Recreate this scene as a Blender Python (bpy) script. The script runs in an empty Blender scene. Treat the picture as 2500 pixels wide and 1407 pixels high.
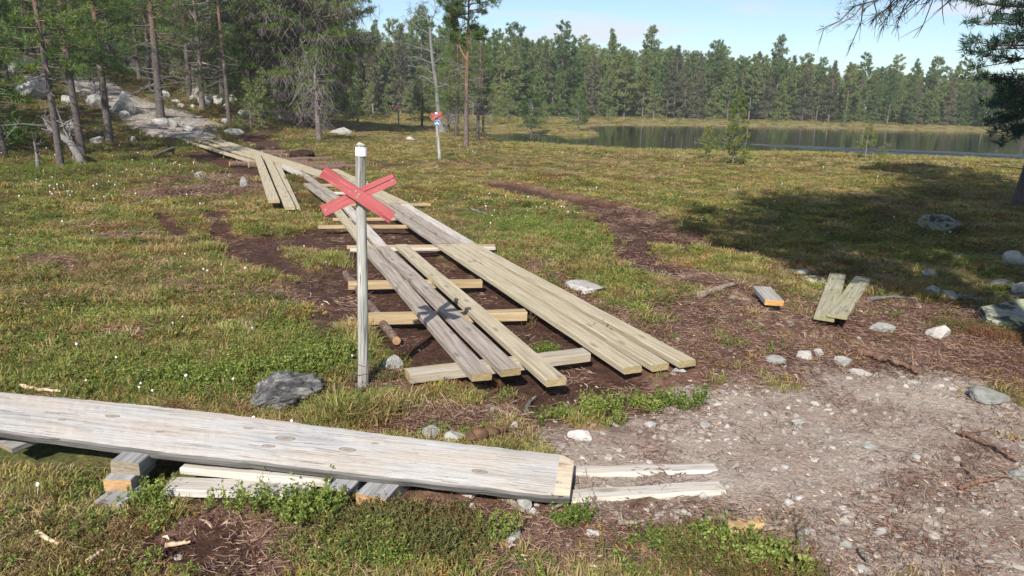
import bpy, math, random
import numpy as np
from mathutils import Vector, Matrix
sc = bpy.context.scene
RAD = math.radians

# ------------------------------------------------------------------ camera
F_PX, CAM_H, ROLL = 1800.0, 1.65, 0.03
PITCH = math.atan((703.5 - 250) / F_PX)
cam_d = bpy.data.cameras.new('camera'); cam = bpy.data.objects.new('camera', cam_d)
sc.collection.objects.link(cam); sc.camera = cam
cam_d.sensor_width = 36; cam_d.lens = 36 * F_PX / 2500
cam_d.clip_start = 0.05; cam_d.clip_end = 5000
CM = Matrix.Rotation(math.pi / 2 - PITCH, 4, 'X') @ Matrix.Rotation(ROLL, 4, 'Z')
cam.matrix_world = Matrix.Translation((0, 0, CAM_H)) @ CM

# ------------------------------------------------------------------ light
SUN_EL, SUN_AZ = RAD(38), RAD(-166)        # azimuth measured from +Y towards +X (sun behind left shoulder)
sdir = Vector((math.sin(SUN_AZ) * math.cos(SUN_EL), math.cos(SUN_AZ) * math.cos(SUN_EL), math.sin(SUN_EL)))
sl = bpy.data.lights.new('sun', 'SUN'); sl.energy = 3.8; sl.angle = RAD(0.5); sl.color = (1.0, 0.94, 0.84)
so = bpy.data.objects.new('sun', sl); sc.collection.objects.link(so)
so.rotation_euler = sdir.to_track_quat('Z', 'Y').to_euler()
w = bpy.data.worlds.new('World'); sc.world = w; w.use_nodes = True
nt = w.node_tree; nt.nodes.clear()
def N(nt, typ, **kw):
    n = nt.nodes.new(typ)
    for k, v in kw.items():
        if k.startswith('i_'):
            n.inputs[k[2:].replace('_', ' ')].default_value = v
        else: setattr(n, k, v)
    return n
def L(nt, a, b): nt.links.new(a, b)
out = N(nt, 'ShaderNodeOutputWorld'); bg = N(nt, 'ShaderNodeBackground'); bg.inputs[1].default_value = 0.075
sky = N(nt, 'ShaderNodeTexSky', sky_type='NISHITA', sun_disc=False, sun_elevation=SUN_EL, sun_rotation=SUN_AZ,
        altitude=400, air_density=1.0, dust_density=0.3, ozone_density=3.2)
tc = N(nt, 'ShaderNodeTexCoord'); mp = N(nt, 'ShaderNodeMapping'); mp.inputs['Scale'].default_value = (1.2, 1.2, 11)
mp.inputs['Rotation'].default_value = (0.08, 0.05, 0.3)
nz = N(nt, 'ShaderNodeTexNoise', i_Scale=2.6, i_Detail=7.0, i_Roughness=0.55)
rp = N(nt, 'ShaderNodeValToRGB'); rp.color_ramp.elements[0].position = 0.47; rp.color_ramp.elements[1].position = 0.62
rp.color_ramp.elements[1].color = (.75, .75, .75, 1)
mx = N(nt, 'ShaderNodeMix', data_type='RGBA'); mx.inputs['B'].default_value = (6.3, 6.3, 6.8, 1)
L(nt, tc.outputs['Generated'], mp.inputs[0]); L(nt, mp.outputs[0], nz.inputs[0]); L(nt, nz.outputs[0], rp.inputs[0])
L(nt, rp.outputs[0], mx.inputs['Factor']); L(nt, sky.outputs[0], mx.inputs['A']); L(nt, mx.outputs['Result'], bg.inputs[0])
L(nt, bg.outputs[0], out.inputs[0])
vs = sc.view_settings; vs.view_transform = 'Standard'; vs.look = 'None'; vs.exposure = 0.92; vs.gamma = 1.0
sc.cycles.max_bounces = 6; sc.cycles.diffuse_bounces = 2; sc.cycles.glossy_bounces = 3; sc.cycles.transmission_bounces = 3
sc.cycles.transparent_max_bounces = 4; sc.cycles.use_denoising = True

# ------------------------------------------------------------------ noise and terrain
def _h(ix, iy, s):
    n = (ix.astype(np.int64) * 374761393 + iy.astype(np.int64) * 668265263 + s * 144665) & 0xffffffff
    n = ((n ^ (n >> 13)) * 1274126177) & 0xffffffff
    return ((n ^ (n >> 16)) & 0xffff) / 65535.0
def vn(x, y, s=0):
    ix, iy = np.floor(x), np.floor(y); fx, fy = x - ix, y - iy
    fx = fx * fx * (3 - 2 * fx); fy = fy * fy * (3 - 2 * fy)
    a, b, c, d = _h(ix, iy, s), _h(ix + 1, iy, s), _h(ix, iy + 1, s), _h(ix + 1, iy + 1, s)
    return (a * (1 - fx) + b * fx) * (1 - fy) + (c * (1 - fx) + d * fx) * fy
def fbm(x, y, s=0, o=4):
    t = 0; a = 1.0; n = 0
    for i in range(o):
        t = t + a * vn(x * 2 ** i + 17.3 * i, y * 2 ** i - 9.1 * i, s + i * 7); n += a; a *= .5
    return t / n
def sstep(a, b, x):
    t = np.clip((x - a) / (b - a), 0, 1); return t * t * (3 - 2 * t)
RM = np.array(CM.to_3x3())
def ray(px, py):
    v = RM @ np.array([(px - 1250) / F_PX, -(py - 703.5) / F_PX, -1.0]); return v
C0 = np.array([0, 0, CAM_H])
def gz(px, py, z=0.0):
    r = ray(px, py); t = (z - CAM_H) / r[2]; return C0 + t * r
def gy(px, py, y):
    r = ray(px, py); return C0 + (y / r[1]) * r

WL = -0.12
lake_px = [(1178, 326), (1230, 350), (1330, 354), (1420, 360), (1500, 369), (1600, 373), (1720, 374), (1850, 373), (2000, 376), (2120, 384),
           (2250, 388), (2380, 390), (2600, 398), (2900, 420), (2900, 338), (2500, 323), (2400, 321), (2280, 319), (2150, 316), (2000, 312), (1850, 309), (1700, 307), (1560, 306),
           (1450, 307), (1425, 311), (1452, 325), (1440, 331), (1390, 332), (1330, 328), (1270, 324)]
LAKE = np.array([gz(a, b, WL)[:2] for a, b in lake_px])
def seg_d(x, y, P, closed=False):
    d = np.full(np.shape(x), 1e9); n = len(P)
    for i in range(n if closed else n - 1):
        a, b = P[i], P[(i + 1) % n]; ab = b - a; q = ab @ ab + 1e-12
        t = np.clip(((x - a[0]) * ab[0] + (y - a[1]) * ab[1]) / q, 0, 1)
        d = np.minimum(d, np.hypot(x - a[0] - t * ab[0], y - a[1] - t * ab[1]))
    return d
def inside(x, y, P):
    r = np.zeros(np.shape(x), bool); n = len(P)
    for i in range(n):
        a, b = P[i], P[(i + 1) % n]
        c = ((a[1] > y) != (b[1] > y))
        xi = (b[0] - a[0]) * (y - a[1]) / (b[1] - a[1] + 1e-12) + a[0]
        r ^= c & (x < xi)
    return r
def lake_sd(x, y):     # positive inside the water
    d = seg_d(x, y, LAKE, True); return np.where(inside(x, y, LAKE), d, -d)
HA = np.array([-180, -120, -60, -34, -27, -22, -17, -12, -8, 0, 180]); HH = np.array([0, 1.5, 3.4, 3.2, 2.5, 1.7, .62, .2, 0, 0, 0])

# painted zones of the ground: strokes and blobs given where they lie on the ground
def W(*pp): return np.array([gz(a, b)[:2] for a, b in pp])
STROKES = {
 'mud': [(W((1380, 960), (1250, 880), (1130, 770), (1040, 690), (985, 620)), .48), (W((1000, 830), (930, 770), (900, 700), (880, 640), (850, 580)), .38),
         (W((1450, 900), (1330, 820), (1200, 720), (1100, 650)), .22), (W((950, 600), (880, 540), (830, 510)), .35), (W((1010, 590), (930, 535)), .35),
         (W((800, 565), (700, 585), (625, 612), (700, 645), (790, 690), (850, 745), (860, 800)), .28), (W((660, 590), (760, 590), (850, 600)), .42),
         (W((385, 510), (430, 560), (480, 605), (440, 618), (400, 620)), .17), (W((520, 515), (555, 590), (600, 612)), .2),
         (W((480, 375), (540, 400), (600, 415), (650, 425)), .55), (W((700, 380), (760, 384)), .45), (W((560, 430), (610, 445)), .3),
         (W((1210, 453), (1280, 470), (1350, 490), (1450, 505), (1530, 545), (1600, 580), (1700, 605), (1780, 610)), .36),
         (W((1470, 540), (1540, 580), (1590, 640), (1640, 660)), .24), (W((1660, 600), (1760, 610)), .35),
         (W((880, 398), (990, 402), (1020, 395)), .5), (W((1090, 392), (1180, 404), (1290, 406)), .55), (W((600, 345), (700, 372)), .6),
         (W((520, 1340), (640, 1330), (620, 1400)), .12), (W((1200, 950), (1400, 965)), .16), (W((1500, 600), (1560, 640)), .12)],
 'litter': [(W((80, 640), (180, 660)), .13), (W((10, 720), (90, 705)), .10), (W((230, 830), (310, 838)), .10), (W((560, 812), (640, 800)), .09), (W((400, 700), (470, 712)), .10), (W((150, 560), (240, 556)), .16), (W((30, 980), (120, 975)), .07), (W((100, 1240), (180, 1230)), .05), (W((1800, 790), (2100, 830), (2450, 860)), .75), (W((1480, 960), (1700, 900), (1900, 850)), .4), (W((2150, 1330), (2350, 1370), (2520, 1400)), .32), (W((2400, 1200), (2520, 1260)), .3), (W((1300, 1290), (1550, 1330), (1750, 1370)), .22), (W((650, 1390), (560, 1350)), .1), (W((400, 470), (500, 460), (600, 465)), .7), (W((430, 440), (560, 430)), .5), (W((1720, 850), (1850, 800), (2000, 800), (2200, 850), (2480, 890)), .55),
            (W((1600, 640), (1700, 690), (1850, 730)), .35), (W((2100, 760), (2500, 790)), .45), (W((1420, 960), (1560, 940), (1700, 930)), .30),
            (W((960, 1210), (1200, 1260), (1500, 1300), (1800, 1350), (2100, 1400)), .34), (W((1000, 1040), (1200, 1020), (1330, 1030)), .16), (W((900, 945), (960, 930)), .12),
            (W((2200, 1300), (2400, 1350), (2500, 1380)), .3), (W((280, 570), (340, 590)), .22), (W((480, 1340), (640, 1330)), .22), (W((1200, 1150), (1010, 1190)), .10),
            (W((700, 700), (830, 760)), .22), (W((1170, 440), (1330, 470), (1500, 520), (1650, 590)), .45), (W((1300, 640), (1500, 760), (1650, 850)), .15),
            (W((700, 300), (1000, 345)), 1.0), (W((560, 318), (700, 345)), 1.2)],
 'gravel': [(W((1850, 1080), (2150, 1080), (2450, 1120)), .5), (W((2050, 1260), (2300, 1290), (2520, 1330)), .34), (W((1450, 1100), (1600, 1060), (1800, 960)), .22), (W((1560, 1130), (1750, 1060), (1900, 1000), (2150, 990), (2400, 1020)), .42), (W((1850, 1150), (2150, 1150), (2400, 1200)), .48),
            (W((1480, 1150), (1600, 1160)), .12), (W((1950, 1240), (2200, 1270)), .2), (W((2000, 930), (2300, 930)), .3), (W((1600, 1010), (1500, 1060)), .15)],
 'path': [(W((480, 338), (440, 330)), .9)],
 'green': [(W((1220, 520), (1330, 550), (1450, 600)), .75), (W((0, 430), (200, 420), (420, 420)), 1.8), (W((0, 900), (250, 920), (560, 930), (830, 900)), .35),
           (W((250, 1180), (700, 1200)), .14), (W((850, 1250), (1000, 1330), (1100, 1390)), .2), (W((1500, 680), (1650, 790), (1760, 860)), .22),
           (W((1450, 980), (1650, 960)), .12), (W((650, 820), (800, 870)), .3), (W((1750, 500), (2000, 520), (2200, 600)), 1.4), (W((0, 560), (60, 620)), .5),
           (W((1700, 1330), (1900, 1380)), .16), (W((0, 1100), (150, 1090)), .25)],
 'wet': [(W((830, 590), (700, 595), (625, 614), (700, 645), (790, 690), (850, 745)), .12), (W((830, 820), (800, 760)), .1), (W((420, 620), (480, 618)), .05)],
}
PATHW = np.array([[-11.2, 25.2], [-13.0, 27.2], [-15.2, 29.8], [-18.5, 33.0], [-24, 36], [-32, 39]])
def zone(name, x, y):
    wx = x + (fbm(x * 1.7, y * 1.7, 31) - .5) * .5; wy = y + (fbm(x * 1.7, y * 1.7, 57) - .5) * .5
    r = np.zeros(np.shape(x))
    for P, hw in STROKES[name]:
        d = seg_d(wx, wy, P); r = np.maximum(r, 1 - sstep(hw * .65, hw * 1.45, d + (fbm(x * 7, y * 7, 5) - .5) * min(hw, .4) * 1.3))
    if name == 'litter': r = r * (1 - .55 * sstep(12, 18, np.hypot(x, y)))
    if name == 'path':
        r = np.maximum(r, 1 - sstep(.9, 1.4, seg_d(wx, wy, PATHW)))
    return r
def height(x, y, fine=True):
    x = np.asarray(x, float); y = np.asarray(y, float)
    r = np.hypot(x, y); a = np.degrees(np.arctan2(x, y))
    hill = np.interp(a, HA, HH) * sstep(22, 46, r)
    near = sstep(6, 14, r)
    z = hill * (1 + .25 * (fbm(x * .3, y * .3, 3) - .5) * 2)
    z = z + (fbm(x * .25, y * .25, 11) - .5) * .22 * near
    z = z + sstep(70, 110, y) * .35 + sstep(110, 200, r) * 2.0
    if fine:
        veg = 1 - np.clip(zone('mud', x, y) + zone('gravel', x, y), 0, 1)
        bw = seg_d(x, y, W((1450, 900), (1000, 560), (850, 460), (650, 380), (500, 345)))
        flat = sstep(.5, 1.6, bw)
        z = z + (fbm(x * 1.6, y * 1.6, 21, 3) - .45) * .19 * veg * flat * sstep(3.2, 6, r) + (fbm(x * 7, y * 7, 22, 3) - .5) * .035
        z = z + (fbm(x * 2.4, y * 2.4, 23, 3) - .5) * .05 * veg * flat
        z = z - zone('mud', x, y) * .035
        z = z + .10 * np.exp(-(np.hypot(x - HUM[0], y - HUM[1]) / .7) ** 2)
    sd = lake_sd(x, y) + (fbm(x * .8, y * .8, 41) - .5) * 1.2
    bank = sstep(-4.5, 0, sd)
    z = z * (1 - bank) + bank * (WL + .05)
    z = np.where(sd > 0, np.minimum(z, WL + .05 - np.clip(sd * .35, 0, .6)), z)
    return z
HUM = gz(725, 445)[:2]
def gp(px, py, fine=True):      # where the ray through a pixel of the photograph meets the terrain
    r = ray(px, py); t = np.linspace(1.5, 200, 4000)
    P = C0[None] + t[:, None] * r[None]
    hz = height(P[:, 0], P[:, 1], False); k = np.argmax(P[:, 2] < hz)
    if P[k, 2] >= hz[k]: k = len(t) - 1
    t2 = np.linspace(t[max(k - 2, 0)], t[min(k + 1, len(t) - 1)], 60); P = C0[None] + t2[:, None] * r[None]
    hz = height(P[:, 0], P[:, 1], fine); k = np.argmax(P[:, 2] < hz)
    if P[k, 2] >= hz[k]: k = 40
    return P[k]
def H1(x, y): return float(height(np.array([x]), np.array([y]))[0])

# ------------------------------------------------------------------ mesh helpers
def mk(name, V, Fs, mat, parent=None, smooth=False, attrs=None, link=True):
    V = np.asarray(V, 'f').reshape(-1, 3)
    if not isinstance(Fs, (list, tuple)): Fs = [Fs]
    Fs = [np.asarray(f, 'i') for f in Fs if len(f)]
    me = bpy.data.meshes.new(name)
    me.vertices.add(len(V)); me.vertices.foreach_set('co', V.ravel())
    nl = sum(f.size for f in Fs); npoly = sum(len(f) for f in Fs)
    me.loops.add(nl); me.polygons.add(npoly)
    me.loops.foreach_set('vertex_index', np.concatenate([f.ravel() for f in Fs]))
    tot = np.concatenate([np.full(len(f), f.shape[1], 'i') for f in Fs])
    st = np.concatenate([[0], np.cumsum(tot)[:-1]]).astype('i')
    me.polygons.foreach_set('loop_start', st); me.polygons.foreach_set('loop_total', tot)
    me.polygons.foreach_set('use_smooth', np.full(npoly, bool(smooth)))
    if attrs:
        for k, v in attrs.items():
            at = me.attributes.new(k, 'FLOAT', 'POINT'); at.data.foreach_set('value', np.asarray(v, 'f'))
    me.update(calc_edges=True); me.validate()
    for m in (mat if isinstance(mat, (list, tuple)) else [mat]): me.materials.append(m)
    o = bpy.data.objects.new(name, me)
    if link: sc.collection.objects.link(o)
    if parent is not None: o.parent = parent
    return o
class MB:
    def __init__(s): s.V = []; s.F = {}; s.n = 0
    def add(s, V, F):
        V = np.asarray(V, float).reshape(-1, 3); F = np.asarray(F, int)
        s.F.setdefault(F.shape[1], []).append(F + s.n); s.V.append(V); s.n += len(V)
    def tube(s, P, R, k=6, cap=True):
        P = np.asarray(P, float); R = np.asarray(R, float); n = len(P)
        T = np.gradient(P, axis=0); T /= np.linalg.norm(T, axis=1)[:, None] + 1e-9
        up = np.array([0, 0, 1.0]) if abs(T[0][2]) < .9 else np.array([1.0, 0, 0])
        A = np.cross(T, up); A /= np.linalg.norm(A, axis=1)[:, None] + 1e-9; B = np.cross(T, A)
        an = np.arange(k) * 2 * np.pi / k
        V = P[:, None] + R[:, None, None] * (np.cos(an)[None, :, None] * A[:, None] + np.sin(an)[None, :, None] * B[:, None])
        i = np.arange(n - 1)[:, None] * k; j = np.arange(k)[None]; j2 = (j + 1) % k
        Fq = np.stack([i + j, i + k + j, i + k + j2, i + j2], -1).reshape(-1, 4)
        s.add(V.reshape(-1, 3), Fq)
        if cap:
            s.add(V[0], [list(range(k))]); s.add(V[-1], [list(range(k - 1, -1, -1))])
    def box(s, x0, x1, y0, y1, z0, z1):
        V = [(x, y, z) for x in (x0, x1) for y in (y0, y1) for z in (z0, z1)]
        s.add(V, [(0, 1, 3, 2), (4, 6, 7, 5), (0, 4, 5, 1), (2, 3, 7, 6), (0, 2, 6, 4), (1, 5, 7, 3)])
    def build(s, name, mat, parent=None, smooth=False, link=True):
        return mk(name, np.concatenate(s.V), [np.concatenate(f) for f in s.F.values()], mat, parent, smooth, link=link)
def tag(o, label=None, cat=None, group=None, kind=None):
    if label: o['label'] = label
    if cat: o['category'] = cat
    if group: o['group'] = group
    if kind: o['kind'] = kind
    return o
def empty(name, loc, rz=0.0):
    o = bpy.data.objects.new(name, None); sc.collection.objects.link(o); o.location = loc; o.rotation_euler = (0, 0, rz)
    o.empty_display_size = .2; return o
def copy_tree(o, parent=None):
    c = o.copy(); sc.collection.objects.link(c)
    if parent is not None: c.parent = parent
    for ch in list(o.children): copy_tree(ch, c)
    return c

# ------------------------------------------------------------------ materials
def newmat(name):
    m = bpy.data.materials.new(name); m.use_nodes = True; t = m.node_tree; t.nodes.clear()
    o = N(t, 'ShaderNodeOutputMaterial'); b = N(t, 'ShaderNodeBsdfPrincipled'); L(t, b.outputs[0], o.inputs[0])
    b.inputs['Roughness'].default_value = .85; b.inputs['Specular IOR Level'].default_value = .25
    return m, t, b
def noise(t, vec, scale, detail=4.0, rough=.55, dist=0.0):
    n = N(t, 'ShaderNodeTexNoise', i_Scale=scale, i_Detail=detail, i_Roughness=rough, i_Distortion=dist)
    if vec is not None: L(t, vec, n.inputs['Vector'])
    return n.outputs[0]
def ramp(t, fac, stops, const=False):
    r = N(t, 'ShaderNodeValToRGB'); cr = r.color_ramp
    if const: cr.interpolation = 'CONSTANT'
    while len(cr.elements) < len(stops): cr.elements.new(.5)
    for e, (p, c) in zip(cr.elements, stops):
        e.position = p; e.color = (*c, 1) if hasattr(c, '__len__') else (c, c, c, 1)
    L(t, fac, r.inputs[0]); return r.outputs[0]
def mixc(t, fac, a, b, mode='MIX'):
    m = N(t, 'ShaderNodeMix', data_type='RGBA', blend_type=mode)
    for s, v in (('Factor', fac), ('A', a), ('B', b)):
        i = m.inputs[s]
        if hasattr(v, 'links'): L(t, v, i)
        elif hasattr(v, '__len__'): i.default_value = (*v, 1)
        else: i.default_value = v
    return m.outputs['Result']
def math_(t, op, a, b=None, c=None):
    m = N(t, 'ShaderNodeMath', operation=op)
    for i, v in enumerate((a, b, c)):
        if v is None: continue
        if hasattr(v, 'links'): L(t, v, m.inputs[i])
        else: m.inputs[i].default_value = v
    return m.outputs[0]
def bump(t, b, hgt, strength=.5, dist=.01):
    n = N(t, 'ShaderNodeBump'); n.inputs['Strength'].default_value = strength; n.inputs['Distance'].default_value = dist
    L(t, hgt, n.inputs['Height']); L(t, n.outputs[0], b.inputs['Normal'])
def mapping(t, vec, scale, rnd=True):
    m = N(t, 'ShaderNodeMapping'); m.inputs['Scale'].default_value = scale; L(t, vec, m.inputs[0])
    if rnd:
        oi = N(t, 'ShaderNodeObjectInfo'); v = math_(t, 'MULTIPLY', oi.outputs['Random'], 60.0)
        cx = N(t, 'ShaderNodeCombineXYZ'); L(t, v, cx.inputs[0]); L(t, v, cx.inputs[1]); L(t, cx.outputs[0], m.inputs['Location'])
    return m.outputs[0]

def wood(name, c1, c2, c3, crack=.5, stain=None, endc=None, knots=True, axis='x'):
    m, t, b = newmat(name)
    tc = N(t, 'ShaderNodeTexCoord').outputs['Object']
    if axis == 'z':
        s1, s2 = N(t, 'ShaderNodeSeparateXYZ'), N(t, 'ShaderNodeCombineXYZ'); L(t, tc, s1.inputs[0])
        for i, j in ((0, 2), (1, 0), (2, 1)): L(t, s1.outputs[j], s2.inputs[i])
        tc = s2.outputs[0]
    g1 = noise(t, mapping(t, tc, (1.3, 26, 26)), 1.6, 6, .6, .6)
    g2 = noise(t, mapping(t, tc, (3.0, 110, 110)), 1.5, 4, .6)
    bl = noise(t, mapping(t, tc, (1.6, 4, 4)), 1.6, 4, .6)
    col = ramp(t, g1, [(.36, c1), (.5, c2), (.64, c3)])
    col = mixc(t, ramp(t, g2, [(.35, 0.0), (.65, .35)]), col, c1)
    col = mixc(t, ramp(t, bl, [(.35, 0.0), (.7, .55)]), col, c3 if stain is None else stain)
    ck = ramp(t, noise(t, mapping(t, tc, (1.0, 60, 60)), 2.2, 3, .5), [(.30, 1.0), (.345, 0.0)])
    ck = math_(t, 'MULTIPLY', ck, crack)
    col = mixc(t, ck, col, tuple(v * .28 for v in c1))
    # cup-shaped grain round the knots
    if knots:
        vo = N(t, 'ShaderNodeTexVoronoi', i_Scale=1.0, feature='F1', voronoi_dimensions='2D'); L(t, mapping(t, tc, (2.4, 7.5, .6)), vo.inputs['Vector'])
        kd = ramp(t, vo.outputs['Distance'], [(.0, .8), (.05, .9), (.065, .5), (.08, .95), (.10, .25), (.115, .5), (.15, 0.0)])
        sc_ = N(t, 'ShaderNodeSeparateColor'); L(t, vo.outputs['Color'], sc_.inputs[0])
        kd = math_(t, 'MULTIPLY', kd, math_(t, 'GREATER_THAN', sc_.outputs[0], .62))
        col = mixc(t, kd, col, tuple(v * .45 for v in c2))
    if endc is not None:
        sx = N(t, 'ShaderNodeSeparateXYZ'); gm = N(t, 'ShaderNodeNewGeometry')
        vt = N(t, 'ShaderNodeVectorTransform', vector_type='NORMAL', convert_from='WORLD', convert_to='OBJECT')
        L(t, gm.outputs['True Normal'], vt.inputs[0]); L(t, vt.outputs[0], sx.inputs[0])
        ef = math_(t, 'GREATER_THAN', math_(t, 'ABSOLUTE', sx.outputs[0]), .75)
        rings = ramp(t, noise(t, mapping(t, tc, (10, 14, 50)), 2.0, 4), [(.3, tuple(v * .62 for v in endc)), (.65, endc)])
        col = mixc(t, ef, col, rings)
    L(t, col, b.inputs['Base Color'])
    hh = math_(t, 'SUBTRACT', math_(t, 'MULTIPLY', g2, .5), ck)
    hh = math_(t, 'ADD', hh, math_(t, 'MULTIPLY', g1, .6))
    bump(t, b, hh, .7, .004); b.inputs['Roughness'].default_value = .78
    return m
M = {}
M['new_wood'] = wood('pressure treated wood', (.29, .245, .165), (.45, .39, .28), (.52, .465, .355), .35, (.39, .335, .24), (.40, .32, .17))
M['grey_wood'] = wood('weathered plank wood', (.21, .175, .145), (.36, .315, .275), (.47, .425, .385), .45, (.28, .225, .18), (.33, .25, .13))
M['pale_wood'] = wood('sun bleached wood', (.30, .275, .245), (.52, .49, .455), (.62, .60, .575), .55, (.50, .43, .35), (.50, .42, .30))
M['blue_grey_wood'] = wood('bleached block wood', (.20, .20, .20), (.34, .345, .345), (.47, .48, .49), .8, (.26, .26, .27), (.50, .31, .16))
M['block_plain'] = wood('grey block wood', (.17, .17, .165), (.30, .30, .295), (.42, .42, .42), .9, (.22, .22, .22), (.30, .25, .19))
M['tan_wood'] = wood('fresh beam wood', (.26, .18, .095), (.43, .32, .185), (.52, .41, .26), .4, (.36, .27, .17), (.50, .33, .15))
M['dark_wood'] = wood('dark damp wood', (.05, .045, .035), (.10, .09, .07), (.16, .14, .11), .6)
M['post_wood'] = wood('grey post wood', (.13, .13, .12), (.40, .395, .37), (.55, .545, .515), 1.0, (.31, .30, .265), knots=True, axis='z')

def red_paint():
    m, t, b = newmat('worn red paint')
    tc = N(t, 'ShaderNodeTexCoord').outputs['Object']
    g = noise(t, mapping(t, tc, (4, 90, 90)), 1.5, 5, .65)
    bl = noise(t, mapping(t, tc, (5, 16, 16)), 2.0, 6, .7)
    col = ramp(t, noise(t, mapping(t, tc, (2, 8, 8)), 1.3, 4), [(.3, (.30, .055, .062)), (.7, (.40, .105, .11))])
    col = mixc(t, ramp(t, g, [(.56, 0.0), (.66, .5)]), col, (.50, .26, .25))
    col = mixc(t, ramp(t, bl, [(.65, 0.0), (.69, .85)]), col, (.60, .54, .48))
    ck = ramp(t, noise(t, mapping(t, tc, (.5, 45, 45)), 1.6, 2), [(.33, 1.0), (.36, 0.0)])
    col = mixc(t, ck, col, (.12, .018, .02))
    L(t, col, b.inputs['Base Color']); bump(t, b, math_(t, 'SUBTRACT', g, ck), .5, .003); b.inputs['Roughness'].default_value = .7
    return m
M['red'] = red_paint()
def plain(name, c, rough=.7, amp=.15, sc_=20):
    m, t, b = newmat(name); tc = N(t, 'ShaderNodeTexCoord').outputs['Object']
    L(t, ramp(t, noise(t, tc, sc_, 5, .65), [(.3, tuple(v * (1 - amp) for v in c)), (.7, tuple(min(1, v * (1 + amp)) for v in c))]), b.inputs['Base Color'])
    b.inputs['Roughness'].default_value = rough; return m
M['white_band'] = plain('white reflective band', (.78, .78, .78), .5, .05)
M['blue'] = plain('blue sign face', (.03, .12, .42), .5, .05)
M['sign_white'] = plain('white sign print', (.8, .8, .8), .5, .03)
M['steel'] = plain('dull nail steel', (.30, .28, .27), .5, .3, 200)
M['wire'] = plain('rusty wire', (.10, .07, .05), .6, .3, 50)
M['cotton'] = plain('white cotton tuft', (.80, .79, .74), .95, .08)

def bark(name, low, up, orange_from, grey=.3):
    m, t, b = newmat(name); tc = N(t, 'ShaderNodeTexCoord').outputs['Object']
    v = mapping(t, tc, (9, 9, 3)); vo = N(t, 'ShaderNodeTexVoronoi', feature='DISTANCE_TO_EDGE', i_Scale=3.0); L(t, v, vo.inputs['Vector'])
    n = noise(t, mapping(t, tc, (12, 12, 5)), 2.5, 6, .7)
    a = ramp(t, n, [(.3, tuple(q * .45 for q in low)), (.55, low), (.75, tuple(min(1, q * 1.7) for q in low))])
    c = ramp(t, n, [(.3, tuple(q * .6 for q in up)), (.7, up)])
    sx = N(t, 'ShaderNodeSeparateXYZ'); L(t, tc, sx.inputs[0])
    f = math_(t, 'ADD', sx.outputs[2], math_(t, 'MULTIPLY', noise(t, tc, 1.3, 3), 1.5))
    mr = N(t, 'ShaderNodeMapRange'); L(t, f, mr.inputs[0]); mr.inputs[1].default_value = orange_from; mr.inputs[2].default_value = orange_from + 2.2
    col = mixc(t, mr.outputs[0], a, c)
    col = mixc(t, ramp(t, vo.outputs[0], [(.0, .7), (.08, 0.0)]), col, tuple(q * .25 for q in low))
    lich = ramp(t, noise(t, tc, 7.0, 5, .7), [(.58, 0.0), (.66, grey)])
    col = mixc(t, lich, col, (.36, .38, .34))
    L(t, col, b.inputs['Base Color']); bump(t, b, n, .8, .03); return m
M['bark'] = bark('pine bark', (.125, .105, .098), (.25, .15, .095), 3.0)
M['bark_pine'] = bark('orange pine bark', (.17, .135, .12), (.33, .175, .09), 2.2)
M['bark_far'] = bark('far pine bark', (.20, .17, .155), (.26, .15, .09), 4.5, .5)
M['bark_grey'] = bark('grey dead bark', (.22, .205, .20), (.36, .345, .34), 2.5, .6)
M['twig_dead'] = plain('dead lichen twigs', (.215, .19, .175), .95, .35, 3)
M['twig'] = plain('brown twigs', (.13, .09, .07), .95, .35, 3)
M['silver'] = bark('silver dead wood', (.22, .215, .215), (.27, .26, .26), 3, .3)

def leafmat(name, cols, trans=.28, scale=.45, sat_rand=.35, dead=None, deadcol=(.28, .2, .1)):
    m, t, b = newmat(name)
    gm = N(t, 'ShaderNodeNewGeometry'); oi = N(t, 'ShaderNodeObjectInfo')
    n = noise(t, gm.outputs['Position'], scale, 4, .6)
    f = math_(t, 'ADD', math_(t, 'MULTIPLY', n, 1.0), math_(t, 'MULTIPLY', math_(t, 'SUBTRACT', gm.outputs['Random Per Island'], .5), sat_rand))
    f = math_(t, 'ADD', f, math_(t, 'MULTIPLY', math_(t, 'SUBTRACT', oi.outputs['Random'], .5), .3))
    k = len(cols); col = ramp(t, f, [(.25 + .5 * i / (k - 1), c) for i, c in enumerate(cols)])
    if dead is not None:
        r2 = noise(t, gm.outputs['Position'], dead[0], 3)
        col = mixc(t, ramp(t, math_(t, 'ADD', r2, math_(t, 'MULTIPLY', gm.outputs['Random Per Island'], .15)), [(dead[1], 0.0), (dead[1] + .12, 1.0)]), col, deadcol)
    L(t, col, b.inputs['Base Color']); b.inputs['Roughness'].default_value = .6; b.inputs['Specular IOR Level'].default_value = .3
    tr = N(t, 'ShaderNodeBsdfTranslucent'); L(t, mixc(t, 1.0, col, (1.0, 1.0, .55), 'MULTIPLY'), tr.inputs[0])
    ms = N(t, 'ShaderNodeMixShader'); ms.inputs[0].default_value = trans
    o = [x for x in t.nodes if x.type == 'OUTPUT_MATERIAL'][0]
    L(t, b.outputs[0], ms.inputs[1]); L(t, tr.outputs[0], ms.inputs[2]); L(t, ms.outputs[0], o.inputs[0])
    return m
M['needle'] = leafmat('pine needles', [(.045, .105, .022), (.095, .18, .038), (.18, .25, .055)], .35, .6)
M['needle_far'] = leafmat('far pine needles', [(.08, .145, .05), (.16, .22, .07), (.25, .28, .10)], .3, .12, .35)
M['needle_brown'] = leafmat('browned pine needles', [(.10, .12, .06), (.16, .165, .09), (.21, .19, .13)], .25, .12, .3)
M['needle_spruce'] = leafmat('young spruce needles', [(.10, .15, .03), (.18, .23, .045), (.27, .29, .07)], .35, .8)
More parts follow.
